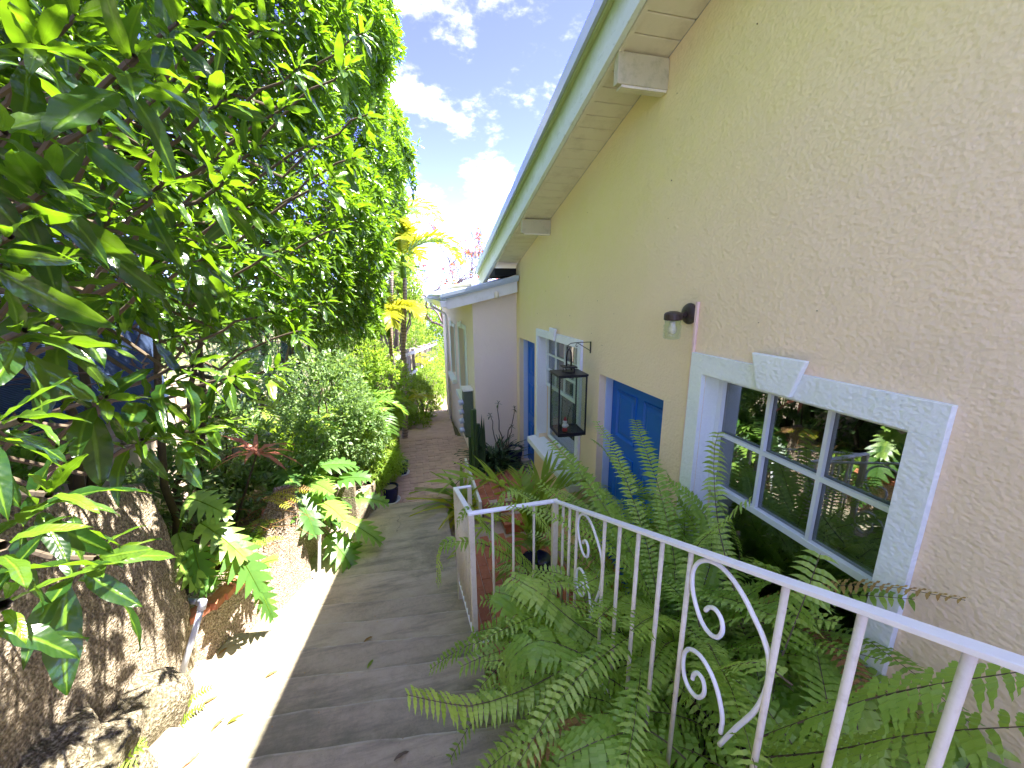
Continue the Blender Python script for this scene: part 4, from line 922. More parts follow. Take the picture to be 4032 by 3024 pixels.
# rosettes that reach towards the viewer: (pixel, distance)
keypx = [(530, 220, .86), (170, 180, .95), (210, 720, .80), (395, 480, 1.05), (860, 620, 1.35), (890, 390, 1.25), (1240, 560, 1.7), (1310, 700, 1.75), (1130, 420, 1.7), (480, 330, 1.3), (1030, 110, 1.6), (700, 300, 1.35),
         (880, 720, 1.1), (330, 260, 1.2), (150, 750, .9), (640, 720, 1.05), (720, 880, 1.15), (1000, 800, 1.5), (90, 1650, .58), (195, 1950, .66), (380, 2200, .82), (10, 2150, .48), (20, 2380, .5), (760, 1440, 1.15), (640, 1540, 1.2), (930, 1480, 1.4), (760, 1700, 1.3),
         (1080, 1450, 1.6), (560, 1730, 1.2), (860, 1640, 1.45), (420, 1560, 1.1), (300, 1350, 1.0), (240, 1120, .95), (560, 1080, 1.15), (100, 1300, .8), (1190, 1300, 2.0), (1290, 1180, 2.3), (1010, 1250, 1.7), (1120, 980, 1.8), (1340, 900, 2.2), (20, 520, .8), (40, 930, .75),
         (1400, 620, 2.2), (1450, 450, 2.4), (1380, 260, 2.2), (1440, 120, 2.5), (820, 1010, 1.3), (430, 860, 1.0), (640, 1010, 1.25), (1050, 560, 1.5), (1180, 260, 1.9), (920, 60, 1.5), (300, 60, 1.15), (700, 90, 1.3)]
keyros = []
for u, v, r in keypx:
    p = far(u, v, r); keyros.append((tuple(p), (1.0+rnd.uniform(-.3, .3), rnd.uniform(-.6, .2), rnd.uniform(.2, 1.0))))
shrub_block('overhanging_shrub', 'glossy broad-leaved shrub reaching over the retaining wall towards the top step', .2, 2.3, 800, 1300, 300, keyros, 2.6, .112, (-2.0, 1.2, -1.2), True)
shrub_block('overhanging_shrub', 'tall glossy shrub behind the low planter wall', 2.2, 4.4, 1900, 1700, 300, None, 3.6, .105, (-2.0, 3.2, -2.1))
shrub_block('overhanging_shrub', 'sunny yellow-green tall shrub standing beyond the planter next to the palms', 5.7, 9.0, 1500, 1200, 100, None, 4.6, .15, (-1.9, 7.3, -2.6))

# ================================================================== generic bushes and trees
def blob_points(n, c, r, rg, shell=.55, lumps=7):
    d = rg.normal(0, 1, (n, 3)); d /= np.linalg.norm(d, axis=1, keepdims=True)
    K = rg.normal(0, 1, (lumps, 3)); K /= np.linalg.norm(K, axis=1, keepdims=True)
    f = .78+.30*np.max(np.clip((d@K.T-.55)/.45, 0, 1), axis=1)
    rad = (shell+(1-shell)*rg.uniform(0, 1, n)**.6)*f
    return np.array(c)+d*rad[:, None]*np.array(r), d
T_SMALL = leaf_template(3, .34, .2, .2); T_STRAP = leaf_template(7, .055, .75, .5); T_OVAL = leaf_template(3, .5, .15, .2)
def bush(name, label, cat, base, blobs, nleaf, L0, mt, group=None, tmpl=T_SMALL, trunk=True, seed=1, tmat=None):
    g = np.random.default_rng(seed); root = thing(name, label, cat, base, group); PS, DS = [], []
    tot = sum(r[0]*r[1]+r[1]*r[2]+r[0]*r[2] for _, r in blobs)
    for c, r in blobs:
        n = int(nleaf*(r[0]*r[1]+r[1]*r[2]+r[0]*r[2])/tot); p, d = blob_points(max(4, n//7), c, r, g)
        for _ in range(7): PS.append(p+g.normal(0, L0*.28, p.shape)); DS.append(d+g.normal(0, .75, d.shape)+np.array([0, 0, .25]))
    P = np.concatenate(PS); D = np.concatenate(DS)
    merged('foliage', tmpl, P, frames(D, np.tile([0, 0, 1.], (len(P), 1))+g.normal(0, .4, P.shape)), L0*g.uniform(.6, 1.25, len(P)), mt, g.uniform(0, 1, len(P)), g.uniform(0, .5, len(P))**2, root)
    if trunk:
        st = MB()
        for c, r in blobs:
            for k in range(3):
                e = Vector(c)+Vector((g.uniform(-.6, .6)*r[0], g.uniform(-.6, .6)*r[1], g.uniform(-.1, .6)*r[2])); h = math.dist(base, e)
                p, rr = branch(base, e, .012*h+.006, .004*h+.002, .02, 6, .03*h); st.tube(p, rr, 5, False)
        st.build('stem', tmat or M['bark'], root, smooth=True)
    return root

def frond(par, pts, plen, m, npair=30, tw=None, name='frond', wpin=.16, droop=.35, rachis=.0035, rm=None, seed=0, fwd=.35, jit=.12, prof=None, nseg=3, ripple=.0, vfold=.15, start=.08, tone=None):
    """a pinnate leaf: rachis through pts, leaflets both sides"""
    g = random.Random(seed*7+3); c = catmull([Vector(p) for p in pts], 6); m_ = len(c)
    cum = [0]
    for i in range(1, m_): cum.append(cum[-1]+(c[i]-c[i-1]).length)
    tot = cum[-1]
    def at(s):
        d = s*tot; i = max(1, min(m_-1, next((k for k in range(1, m_) if cum[k] >= d), m_-1))); f = (d-cum[i-1])/max(1e-6, cum[i]-cum[i-1]); return c[i-1].lerp(c[i], f), (c[i]-c[i-1]).normalized()
    V, F, TN, RB = [], [], [], []; t0 = g.random() if tone is None else tone
    up = Vector((0, 0, 1))
    for k in range(npair):
        s = start+(1-start)*(k+.5)/npair; p, d = at(s); side = d.cross(up)
        if side.length < .2: side = d.cross(Vector((1, .3, 0)))
        side.normalize(); nrm = side.cross(d).normalized()
        pl = plen*(prof(s) if prof else (math.sin(PI*min(1, .12+.88*(1-s)**.8))**.6 if s > .5 else (.55+.45*min(1, s/.3))))
        for sg in (-1, 1):
            if g.random() < .03: continue
            L_ = pl*g.uniform(1-jit, 1+jit); dr = (side*sg*(1-fwd*.3)+d*fwd*g.uniform(.7, 1.3)+nrm*vfold*g.uniform(.3, 1.5)).normalized(); w = L_*wpin
            wd = (d-dr*d.dot(dr)).normalized(); n0 = len(V); q = p.copy(); tv = t0+g.uniform(-.12, .12)
            for j in range(nseg+1):
                f = j/nseg; ww = w*(.72+.38*math.sin(PI*min(1, f*1.1)))*(1-f**2.6*.98)*(1+.10*math.sin(f*23)); rp = ripple*L_*(1 if j % 2 else -1)
                V.append(tuple(q-wd*ww/2+nrm*rp)); V.append(tuple(q+wd*ww/2+nrm*rp)); TN += [tv]*2; RB += [0, 0]
                if j < nseg:
                    dr2 = (dr+Vector((0, 0, -1))*droop*f*1.4); dr2.normalize(); q = q+dr2*(L_/nseg)
            for j in range(nseg): a = n0+2*j; F += [(a, a+1, a+3), (a, a+3, a+2)]
    # rachis as a thin three sided tube
    mb = MB(); st = [at(i/9)[0] for i in range(10)]; mb.tube(st, [rachis*(1-.7*i/9) for i in range(10)], 3, False)
    o = bpy.data.objects.new(name, raw_mesh(name, V, F, m, False, {'tone': TN, 'rib': RB, 'young': [0]*len(V)})); place(o, par)
    mb.build('rachis', rm or M['bark'], o)
    return o
def arch(base, az, L_, e0, e1, n=6, g=rnd):
    """points of an arching stalk from base: azimuth az, elevation from e0 to e1"""
    p = Vector(base); o = [p.copy()]
    for i in range(n):
        e = e0+(e1-e0)*((i+.5)/n)**1.2; a = az+g.uniform(-.08, .08); p = p+Vector((math.cos(e)*math.cos(a), math.cos(e)*math.sin(a), math.sin(e)))*(L_/n); o.append(p.copy())
    return o

# ================================================================== FERNS
fs = 0
def fern(label, base, n, L0, spread=(-.5, 1.2), az0=None, seed=0, e0=1.35, keyed=(), plen=.085):
    g = random.Random(seed); root = thing('fern', label, 'fern', base, 'sword ferns growing behind and through the railing')
    MB().lathe(base, [(.05, -.03), (.045, .02), (.02, .05), (0, .055)], 8).build('rootstock', M['bark'], root)
    for k in range(int(n*1.4)):
        az = (g.uniform(0, 2*PI) if az0 is None else g.gauss(az0, .9)); L_ = L0*g.uniform(.7, 1.2); b = Vector(base)+Vector((g.uniform(-.07, .07), g.uniform(-.07, .07), 0))
        ee = g.uniform(*spread); pts = arch(b, az, L_, e0-g.uniform(0, .35), ee-.9, 6, g)
        lim = W-.03
        for q in pts:
            if q.x > lim: q.x = lim-(q.x-lim)*.3
        frond(root, pts, plen*g.uniform(.7, 1.2), M['dryleaf'] if g.random() < .05 else M['fern'], int(27*L_/.8), seed=seed*100+k, ripple=.028, nseg=5, wpin=.235, droop=.5, start=.16)
    for k, (pts, pl) in enumerate(keyed): frond(root, pts, pl, M['fern'], int(27*max(.5, sum((Vector(a)-Vector(b)).length for a, b in zip(pts[:-1], pts[1:]))/.7)), seed=seed*100+70+k, ripple=.018, nseg=9, wpin=.235, droop=.9, start=.05)
    return root
sz = lambda y: slope_z(y)-.10
K1 = [([ony(2330, 2560, 1.25), ony(2120, 2690, 1.2), ony(1880, 2775, 1.15), ony(1740, 2765, 1.12), ony(1600, 2735, 1.1)], .085), ([ony(2330, 2600, 1.2), ony(2260, 2560, 1.22), ony(2120, 2520, 1.25), ony(2010, 2600, 1.25), ony(1990, 2720, 1.25)], .13)]
K2 = [([ony(2290, 2480, 1.45), ony(2130, 2430, 1.5), ony(2020, 2350, 1.6), ony(1950, 2330, 1.65)], .15),
      ([ony(2420, 2560, 1.3), ony(2250, 2440, 1.42), ony(2120, 2330, 1.5), ony(2010, 2270, 1.6)], .13)]
K3 = [([ony(2420, 2380, 1.9), ony(2180, 2110, 2.0), ony(2060, 1960, 2.05), ony(1990, 1940, 2.05), ony(1950, 2050, 2.05)], .09),
      ([ony(2200, 2350, 1.95), ony(2050, 2190, 2.0), ony(1920, 2080, 2.0), ony(1850, 2000, 2.0), ony(1800, 2060, 2.0)], .085),
      ([ony(2100, 2260, 1.95), ony(1950, 2160, 1.98), ony(1830, 2130, 2.0), ony(1740, 2150, 2.0), ony(1720, 2300, 2.0)], .08)]
K4 = [([onx(3000, 2900, .95), onx(3300, 2790, 1.0), onx(3600, 2710, 1.05), onx(4050, 2640, 1.1)], .11),
      ([onx(2900, 2990, .9), onx(3250, 2960, .98), onx(3600, 2890, 1.03), onx(4050, 2860, 1.1)], .10),
      ([onx(3120, 2700, .9), onx(2980, 2610, .9), onx(2830, 2640, .9), onx(2700, 2720, .85)], .11)]
K5 = [([onx(3080, 2580, 1.25), onx(3170, 2350, 1.3), onx(3230, 2180, 1.38)], .085), ([onx(2930, 2460, 1.3), onx(2830, 2080, 1.4), onx(2810, 1800, 1.42), onx(2830, 1700, 1.40)], .075),
      ([onx(2760, 2500, 1.2), onx(2720, 2200, 1.28), onx(2840, 2060, 1.3), onx(2960, 1960, 1.36)], .08)]
K6 = [([ony(2450, 2300, 2.2), ony(2400, 2060, 2.3), ony(2300, 1860, 2.35), ony(2230, 1700, 2.35)], .08),([ony(2560, 2350, 2.1), ony(2520, 2000, 2.15), ony(2500, 1800, 2.15)], .08)]
K6 = [([ony(2560, 2300, 2.05), ony(2520, 2050, 2.2), ony(2460, 1900, 2.25), ony(2380, 1770, 2.3), ony(2330, 1730, 2.3)], .075), ([ony(2640, 2300, 2.0), ony(2640, 2050, 2.05), ony(2620, 1880, 2.05)], .08)]
fern('sword fern spilling out over the corner post', (.92, 1.62, sz(1.62)), 8, 1.02, (-.6, .7), PI*.75, 1, 1.3, K3)
fern('sword fern sending one long frond across the stairs', (.92, 1.30, sz(1.30)), 10, .9, (-.7, .5), PI, 2, 1.3, K1)
fern('broad sword fern bulging through the first scroll panel', (.95, 1.02, sz(1.02)), 16, .9, (-.4, .8), PI, 3, 1.35, K2)
fern('tall upright fern directly in front of the large window', (1.25, 1.35, sz(1.35)), 26, 1.35, (.3, 1.4), None, 4, 1.5, K5)
fern('upright fern between the near door and the large window', (1.25, 1.72, sz(1.72)), 24, 1.35, (.4, 1.45), None, 5, 1.5, K6)
fern('fern with pale broad fronds under the near end of the railing', (1.1, .45, sz(.45)), 16, .85, (-.4, .7), None, 6, 1.2, K4, .1)
fern('low fern filling the bottom right of the bed', (1.2, .82, sz(.82)), 17, .8, (-.3, .8), None, 7, 1.3)
fern('fern hanging over the bottom rail near the viewer', (.88, .72, sz(.72)), 12, .75, (-.9, .1), PI, 8, 1.0, [([onx(2700, 2990, .8), onx(2560, 2880, .74), ony(2400, 2900, .85), ony(2200, 2990, .85)], .12), ([onx(2680, 3010, .8), onx(2600, 2960, .74), ony(2480, 2960, .8), ony(2350, 3020, .8)], .11)])
fern('slender fern against the wall below the small window', (1.38, 2.35, -2.9), 14, 1.25, (.2, 1.2), -PI/2, 9, 1.5)
fern('fern standing on the terrace bricks below the corner post', (.62, 2.25, -2.95), 6, .6, (-.2, .9), None, 10, 1.3)

# ================================================================== PALMS
def palm_frond(par, pts, plen, mt, seed, npair=32, **kw):
    k = dict(wpin=.13, droop=.55, fwd=.75, rachis=.006, rm=M['palm'], nseg=4, vfold=.35, start=.12, jit=.1, prof=lambda s: .55+.45*math.sin(PI*min(1, s*.9+.12))); k.update(kw)
    return frond(par, pts, plen, mt, npair, seed=seed, **k)
def palm(label, base, top, r, fr, lf, plen, mats, seed, group='palms beyond the foot of the stairs', rings=True):
    root = thing('palm', label, 'palm', base, group); b, t = Vector(base), Vector(top); pts = [b.lerp(t, i/14)+Vector((.02*math.sin(i*.6), 0, 0)) for i in range(15)]
    rad = [r*(1.25-.4*i/14) for i in range(15)]; MB().tube(pts, rad, 10).build('trunk', M['palmtrunk'], root, smooth=True)
    mb = MB(); nr = int((t-b).length/.06)
    for i in range(nr):
        p = b.lerp(t, i/nr)+Vector((.02*math.sin(i/nr*14*.6), 0, 0)); rr = r*(1.25-.4*i/nr)*1.08; mb.tube([p, p+Vector((0, 0, .012))], rr, 8, False)
    if rings: mb.build('trunk_rings', M['bark'], root, kind='stuff')
    MB().tube([t, t+Vector((0, 0, .25)), t+Vector((.01, 0, .45))], [r*1.1, r*1.3, r*.5], 10).build('crownshaft', M['palm'], root, smooth=True)
    g = random.Random(seed)
    for k in range(fr):
        az = 2*PI*k/fr+g.uniform(-.3, .3); L_ = lf*g.uniform(.8, 1.15); palm_frond(root, arch(t+Vector((0, 0, .35)), az, L_, g.uniform(.6, 1.35), g.uniform(-1.3, -.4), 6, g), plen, mats[g.randrange(len(mats))], seed*50+k)
    return root, t
Y_ = [M['palmy'], M['palmy'], M['palm']]
palm('slim palm with yellowing fronds and a ringed trunk', (-.30, 8.0, -3.1), (-.07, 8.0, .30), .045, 12, 1.25, .42, Y_, 21)
palm('short palm with drooping yellow fronds in front of the ringed trunk', (-.42, 7.3, -3.0), (-.40, 7.35, -.75), .035, 10, .95, .34, [M['palmy'], M['lime'], M['palmy']], 28)
palm('slender dark stemmed palm standing just left of the yellowing palm', (-.72, 7.7, -3.1), (-.70, 7.8, -.1), .035, 9, 1.3, .36, [M['palm'], M['lime']], 22)
palm('tall green palm rising farthest back behind the yellowing palm', (-.7, 10.5, -3.6), (-.35, 10.6, 1.3), .06, 10, 1.6, .45, [M['palm'], M['lime'], M['palm']], 23)
palm('small golden palm at the edge of the path', (-.55, 7.0, -3.0), (-.5, 7.0, -2.45), .03, 9, .85, .26, [M['palmy'], M['lime']], 24, rings=False)
palm('green fan of palm leaves over the brick path by the pots', (-.95, 5.7, -3.0), (-.9, 5.7, -2.2), .03, 10, .85, .28, [M['palm']], 25, rings=False)
palm('bright lime palm half hidden beyond the bushes on the slope', (-.3, 12.5, -3.8), (-.25, 12.5, -2.7), .04, 9, 1.1, .35, [M['lime'], M['palmy']], 26, rings=False)
fp = thing('feathery_palm', 'dark feathery palm leaf cluster in front of the pale blue net', 'palm', (-1.6, 5.6, -2.6), 'palms beyond the foot of the stairs')
for k in range(9): palm_frond(fp, arch((-1.6, 5.6, -2.5), 2*PI*k/9+.3, 1.9, 1.45, -.3, 6, rnd), .34, M['palm'], 700+k)
MB().tube([(-1.6, 5.6, -2.9), (-1.6, 5.6, -2.45)], .04, 8).build('stem', M['palmtrunk'], fp)
# potted palm on the terrace whose fronds arch over the railing
pp = thing('potted_palm', 'green palm on the terrace arching over the corner of the railing', 'palm', (1.1, 3.3, -2.96))
MB().lathe((1.1, 3.3, -2.964), [(.11, 0), (.12, .02), (.15, .22), (.165, .24), (.165, .265), (.145, .265), (.14, .23), (0, .22)], 24).build('pot', M['potblue'], pp, smooth=True)
cpt = Vector((1.1, 3.35, -2.72))
pf_ = [[cpt, ony(2095, 2060, 3.4), ony(1990, 1925, 3.3), ony(1860, 1880, 3.2), ony(1760, 1905, 3.15)], [cpt, ony(2100, 2060, 3.4), ony(2170, 1950, 3.3), ony(2290, 1900, 3.2), ony(2440, 1945, 3.1)],
       [cpt, ony(2110, 2040, 3.5), ony(2120, 1920, 3.6), ony(2180, 1850, 3.6), ony(2330, 1820, 3.5)], [cpt, ony(2080, 2060, 3.4), ony(2060, 1930, 3.5), ony(2040, 1860, 3.7)],
       [cpt, ony(2130, 2100, 3.2), ony(2250, 2010, 3.0), ony(2380, 2040, 2.8), ony(2460, 2160, 2.7)], [cpt, ony(2070, 2090, 3.2), ony(1960, 2050, 3.0), ony(1840, 2120, 2.9), ony(1780, 2200, 2.9)],
       [cpt, ony(2110, 2150, 3.1), ony(2180, 2160, 2.8), ony(2260, 2260, 2.7)], [cpt, ony(2090, 2110, 3.1), ony(2030, 2180, 2.8), ony(1980, 2280, 2.7)]]
for k, p in enumerate(pf_): palm_frond(pp, p, [.42, .40, .36, .32, .36, .26, .26, .24][k], M['palm'], 800+k, 18, droop=.35, wpin=.15, fwd=1.1, tone=.55+.05*k)
MB().tube([(1.1, 3.32, -2.75), tuple(cpt+Vector((0, .05, .3)))], [.02, .012], 6).build('stem', M['palm'], pp)
# yellow strap plant beside the platform
def straps(name, label, cat, base, n, Ls, mt, seed, spread=.9, wid=.045, up=.0, curl=.9, group=None, tip=None):
    g = np.random.default_rng(seed); root = thing(name, label, cat, base, group); T = leaf_template(7, wid/.5, curl, .3)
    az = g.uniform(0, 2*PI, n); el = g.uniform(1.5-spread, 1.5, n)
    D = np.stack([np.cos(el)*np.cos(az), np.cos(el)*np.sin(az), np.sin(el)], 1); P = np.tile(np.array(base, float), (n, 1))+g.normal(0, .025, (n, 3))*[1, 1, .3]
    R = frames(D, np.tile([0, 0, 1.], (n, 1))); Ln = Ls*g.uniform(.6, 1.15, n)
    for i in range(n):
        V, F, rib = T; o = inst('leaf', STR.setdefault((mt.name, wid, curl), raw_mesh('strap_leaf', V, F, mt, True, {'tone': np.full(len(V), .1), 'rib': rib*0, 'young': np.zeros(len(V))})), root, P[i].tolist(), Matrix([[float(R[i, a, b]) for b in range(3)] for a in range(3)]), (float(Ln[i]),)*3)
    return root
STR = {}
straps('strap_plant', 'yellow and green strap-leaved plant beside the platform edge', 'plant', (.52, 4.7, -2.95), 26, .62, M['palmy'], 31, 1.0, .05)
straps('strap_plant', 'dark green strap-leaved plant behind the yellow one', 'plant', (.56, 4.95, -2.95), 22, .75, M['palm'], 32, .8, .05)
straps('wispy_succulent', 'wispy dark green spiky plant against the annex wall', 'plant', (1.12, 5.55, -2.66), 110, .55, M['snake'], 33, 1.3, .028, curl=.6)
straps('wispy_succulent', 'fine spiky plant spreading toward the glazed pot', 'plant', (1.25, 5.42, -2.66), 90, .45, M['snake'], 34, 1.35, .028, curl=.6)
# snake plant and euphorbia column
sn = thing('snake_plant', 'upright snake plant with sword leaves near the annex corner', 'plant', (.93, 5.45, -2.66))
for k in range(7):
    x, y, h = .93+rnd.uniform(-.07, .07), 5.4+rnd.uniform(-.1, .1), rnd.uniform(.5, .95); w = .025
    mb = MB(); pts = [(x-w*.6, y, -2.66), (x+w*.6, y, -2.66), (x+w, y+.01, -2.66+h*.4), (x+w*.7, y+.015, -2.66+h*.75), (x+.006, y+.01, -2.66+h), (x-w*.7, y+.01, -2.66+h*.75), (x-w, y, -2.66+h*.4)]
    mb.prism([(a, c) for a, b_, c in pts], 1, y-.004, y+.004).build('leaf', M['snake'], sn)
eu = thing('columnar_cactus', 'thick dark green columnar cactus at the annex corner', 'cactus', (.80, 5.35, -2.7))
for dx, dy, h, r in ((0, 0, 1.05, .05), (.07, .06, .8, .04), (-.05, .05, .62, .035)):
    mb = MB(); prof = []
    for j in range(10): a = 2*PI*j/10; rr = r*(1 if j % 2 else .62); prof.append((.80+dx+rr*math.cos(a), 5.35+dy+rr*math.sin(a)))
    mb.prism(prof, 2, -2.72, -2.7+h).build('column', M['snake'], eu, bevel=.004)
# adenium like twig plant in front of the wall
ad = thing('desert_rose', 'thin branching plant with small leaf whorls against the pale wall', 'plant', (1.28, 5.6, -2.66))
tips = []
mb = MB()
for a, h in ((-.06, 1.02), (.2, .92), (.16, .62), (-.2, .85)):
    p, r = branch((1.28, 5.6, -2.66), (1.28+a, 5.6+rnd.uniform(-.06, .06), -2.66+h), .012, .005, .0, 7, .02); mb.tube(p, r, 6, False); tips.append(p[-1])
mb.build('stem', M['bark'], ad, smooth=True)
pos, d, l, yg = rosette_leaves(np.array([tuple(t) for t in tips]), np.tile([0, -.1, 1.], (len(tips), 1)), 9, .07, rg, 1.4)
Rr = frames(d, np.tile([0, 0, 1.], (len(d), 1)))
lm = raw_mesh('leaf', T_SMALL[0], T_SMALL[1], M['snake'], True, {'tone': np.full(len(T_SMALL[0]), .5), 'rib': T_SMALL[2]*0, 'young': T_SMALL[2]*0})
for i in range(len(pos)): inst('leaf', lm, ad, pos[i].tolist(), Matrix([[float(Rr[i, a, b]) for b in range(3)] for a in range(3)]), (float(l[i]),)*3)

def pot(label, c, r, h, m, saucer=None, soil=True):
    t = thing('flower_pot', label, 'pot', c, 'glazed pots on the bricks')
    MB().lathe(c, [(r*.68, 0), (r*.74, .01), (r*.96, h*.55), (r*1.0, h*.8), (r*.93, h*.93), (r*1.04, h*.95), (r*1.05, h), (r*.9, h), (r*.88, h*.9)], 28).build('body', m, t, smooth=True)
    MB().lathe((c[0], c[1], c[2]+h*.88), [(r*.885, 0), (r*.8, .006), (0, .008)], 20).build('soil', M['soil'] if m is not M['potblue'] or not soil else M['tan'], t)
    if saucer: MB().lathe((c[0], c[1], c[2]+.0005), [(r*.75, 0), (r*1.15, .012), (r*1.2, .035), (r*1.13, .035), (r*1.05, .016), (r*.7, .008)], 24).build('saucer', saucer, t, smooth=True)
    return t
pot('cobalt glazed pot on the platform beside the far door', (1.47, 5.55, -2.668), .125, .27, M['potblue'])
pot('dark blue pot in a white saucer beside the low wall', (-.44, 5.25, -2.884), .11, .24, M['potblue'], M['saucer'])
pot('smaller purple-blue pot farther along the path edge', (-.30, 6.1, -2.884), .10, .22, M['potblue'], M['saucer'])
# meter box and vents at the annex corner
mt_ = thing('meter_box', 'grey-green utility box on the annex corner above the cactus', 'utility box', (.85, 6.2, -2))
MB().box(.76, .905, 6.05, 6.3, -2.35, -1.55).build('cabinet', M['acgrey'], mt_, bevel=.006); MB().box(.74, .908, 6.02, 6.33, -1.548, -1.52).build('lid', M['white'], mt_, bevel=.004)
for k in range(4): MB().tube([(.755, 6.15, -1.75-k*.16), (.68, 6.15, -1.77-k*.16)], .045, 12).build('conduit_elbow', M['pipe'], mt_, smooth=True)

# ================================================================== PHILODENDRONS
def split_leaf(par, base, d, up, L_, m, seed, lobes=6):
    g = random.Random(seed); d = Vector(d).normalized(); side = d.cross(Vector(up)).normalized(); nrm = side.cross(d).normalized(); base = Vector(base)
    V, F, TN, RB = [], [], [], []; tv = g.random()
    def mid(s): return base+d*(L_*s)-Vector((0, 0, 1))*(.28*L_*s*s)
    prof = lambda s: .50*math.sin(PI*(.2+.76*s))**.6
    for sg in (-1, 1):
        for k in range(lobes):
            s = (k+.5)/lobes; c0, c1 = k/lobes, (k+1)/lobes; LL = L_*prof(s)*g.uniform(.85, 1.1); dr = (side*sg+d*(.15+.75*s)).normalized()
            a, b = mid(c0), mid(c1); q = [a, b]; n0 = len(V); wd = (b-a)
            for j in range(4):
                f = j/3; ww = [.56, .60, .40, .05][j]; cpos = (a+b)/2+dr*LL*f+nrm*(.12*LL*math.sin(PI*f*.6))-Vector((0, 0, 1))*(.25*LL*f*f)
                V += [tuple(cpos-wd*ww), tuple(cpos+wd*ww)]; TN += [tv+g.uniform(-.05, .05)]*2; RB += [0, 0]
            for j in range(3): a_ = n0+2*j; F += [(a_, a_+1, a_+3), (a_, a_+3, a_+2)]
    n0 = len(V); tip = mid(1.12); V += [tuple(mid(.86)+side*.1*L_), tuple(mid(.86)-side*.1*L_), tuple(tip)]; TN += [tv]*3; RB += [0]*3; F += [(n0, n0+1, n0+2)]
    o = bpy.data.objects.new('leaf', raw_mesh('leaf', V, F, m, True, {'tone': TN, 'rib': RB, 'young': [0]*len(V)})); place(o, par)
    MB().tube([mid(i/5)+nrm*.003 for i in range(6)], [.004, .0035, .003, .0025, .002, .001], 4, False).build('midrib', M['lime'], o)
    return o
def philo(label, base, leaves, seed, extra=0, L0=.3, out=(1, 0, 0)):
    root = thing('philodendron', label, 'plant', base, 'split-leaf philodendrons on the planter walls'); b = Vector(base); g = random.Random(seed)
    MB().tube([b-Vector((0, 0, .03)), b+Vector((.02, .01, .1))], [.03, .025], 8).build('stem', M['palm'], root, smooth=True)
    pk = MB()
    for k in range(extra):
        az = g.uniform(-1.3, 1.6); p = b+Vector((math.cos(az)*g.uniform(.15, .4), math.sin(az)*g.uniform(.1, .45), g.uniform(.05, .45))); leaves = leaves+[(p, (math.cos(az), math.sin(az), g.uniform(-.7, .2)), L0*g.uniform(.7, 1.1))]
    for k, (p, d, L_) in enumerate(leaves):
        p = Vector(p); pk.tube([b+Vector((0, 0, .06)), b.lerp(p, .5)+Vector((0, 0, .10)), p], [.008, .007, .005], 6, False)
        dd = Vector(d).normalized(); up = Vector((0, 0, 1)) if abs(dd.z) < .8 else Vector((1, -.3, .4)); split_leaf(root, p, d, up+Vector((g.uniform(-.3, .3), g.uniform(-.4, 0), 0)), L_, M['philo'], seed*20+k)
    pk.build('petiole', M['lime'], root, smooth=True)
philo('philodendron with drooping split leaves beside the retaining wall end', (-1.72, 2.78, -2.05),
      [(ony(740, 1960, 2.75), (.9, -.3, -.2), .26), (ony(790, 2060, 2.7), (.8, -.3, -.5), .30), (ony(900, 2120, 2.7), (.5, -.35, -.75), .34), (ony(700, 2100, 2.62), (.3, -.4, -.7), .28), (ony(1010, 2300, 2.72), (.35, -.2, -.95), .22), (ony(1000, 2240, 2.75), (.8, 0, .5), .18), (ony(760, 2150, 2.6), (.2, -.3, -.9), .24)], 3, 4, .24)
philo('large split-leaf philodendron draping over the lower planter wall', (-1.35, 4.1, -2.25),
      [(ony(1330, 1890, 4.3), (1, -.1, .25), .34), (ony(1350, 2050, 4.0), (1, -.35, -.35), .40), (ony(1290, 2110, 3.9), (.7, -.6, -.5), .36), (ony(1400, 1960, 4.2), (1, 0, -.1), .32), (ony(1330, 2130, 3.9), (.5, -.4, -.85), .32), (ony(1390, 2140, 4.0), (.6, -.3, -.9), .26), (ony(1270, 1980, 4.0), (.6, -.7, .1), .36), (ony(1240, 1920, 4.1), (.3, -.8, .3), .36)], 5, 14, .34)
philo('dark philodendron in the shade behind the draping one', (-1.6, 4.6, -2.25), [], 8, 16, .38)
# fine ferns and dry tangle on the low wall
ff = thing('maidenhair_fern', 'fine yellow-green fern growing on top of the low wall', 'fern', (-1.42, 3.15, -2.0))
for k in range(22):
    az = rnd.uniform(-2.2, 1.2); b = (-1.45+rnd.uniform(-.15, .12), 3.1+rnd.uniform(-.35, .35), -1.98); frond(ff, arch(b, az, rnd.uniform(.22, .42), 1.2, -.7, 5), .05, M['lime'], 22, seed=900+k, wpin=.26, nseg=2, start=.1, rachis=.0015)
dt = thing('dry_vines', 'tangle of dry brown vines over the far end of the low wall', 'vine', (-1.3, 3.4, -1.9))
mb = MB()
for k in range(34):
    a = Vector((-1.5+rnd.uniform(-.25, .3), 3.2+rnd.uniform(-.3, .45), -1.9+rnd.uniform(-.03, .1))); b2 = a+Vector((rnd.uniform(-.1, .45), rnd.uniform(-.25, .35), rnd.uniform(-.15, .1))); p, r = branch(a, b2, .003, .0015, .07, 6, .02); mb.tube(p, r, 4, False)
mb.build('stems', M['dryleaf'], dt, kind='stuff')
for k in range(6): frond(dt, arch((-1.3+rnd.uniform(-.1, .1), 3.45, -1.72), rnd.uniform(-.8, .8), .35, .5, -.6, 5), .05, M['dryleaf'] if k % 2 else M['palmy'], 16, seed=950+k, wpin=.25, nseg=2)
cr_ = thing('cordyline', 'red-leaved cordyline in front of the tan wall', 'plant', (-1.85, 3.95, -2.25))
T = leaf_template(7, .16, .7, .3); cm = raw_mesh('leaf', T[0], T[1], M['redleaf'], True, {'tone': np.full(len(T[0]), .2), 'rib': T[2], 'young': T[2]*0})
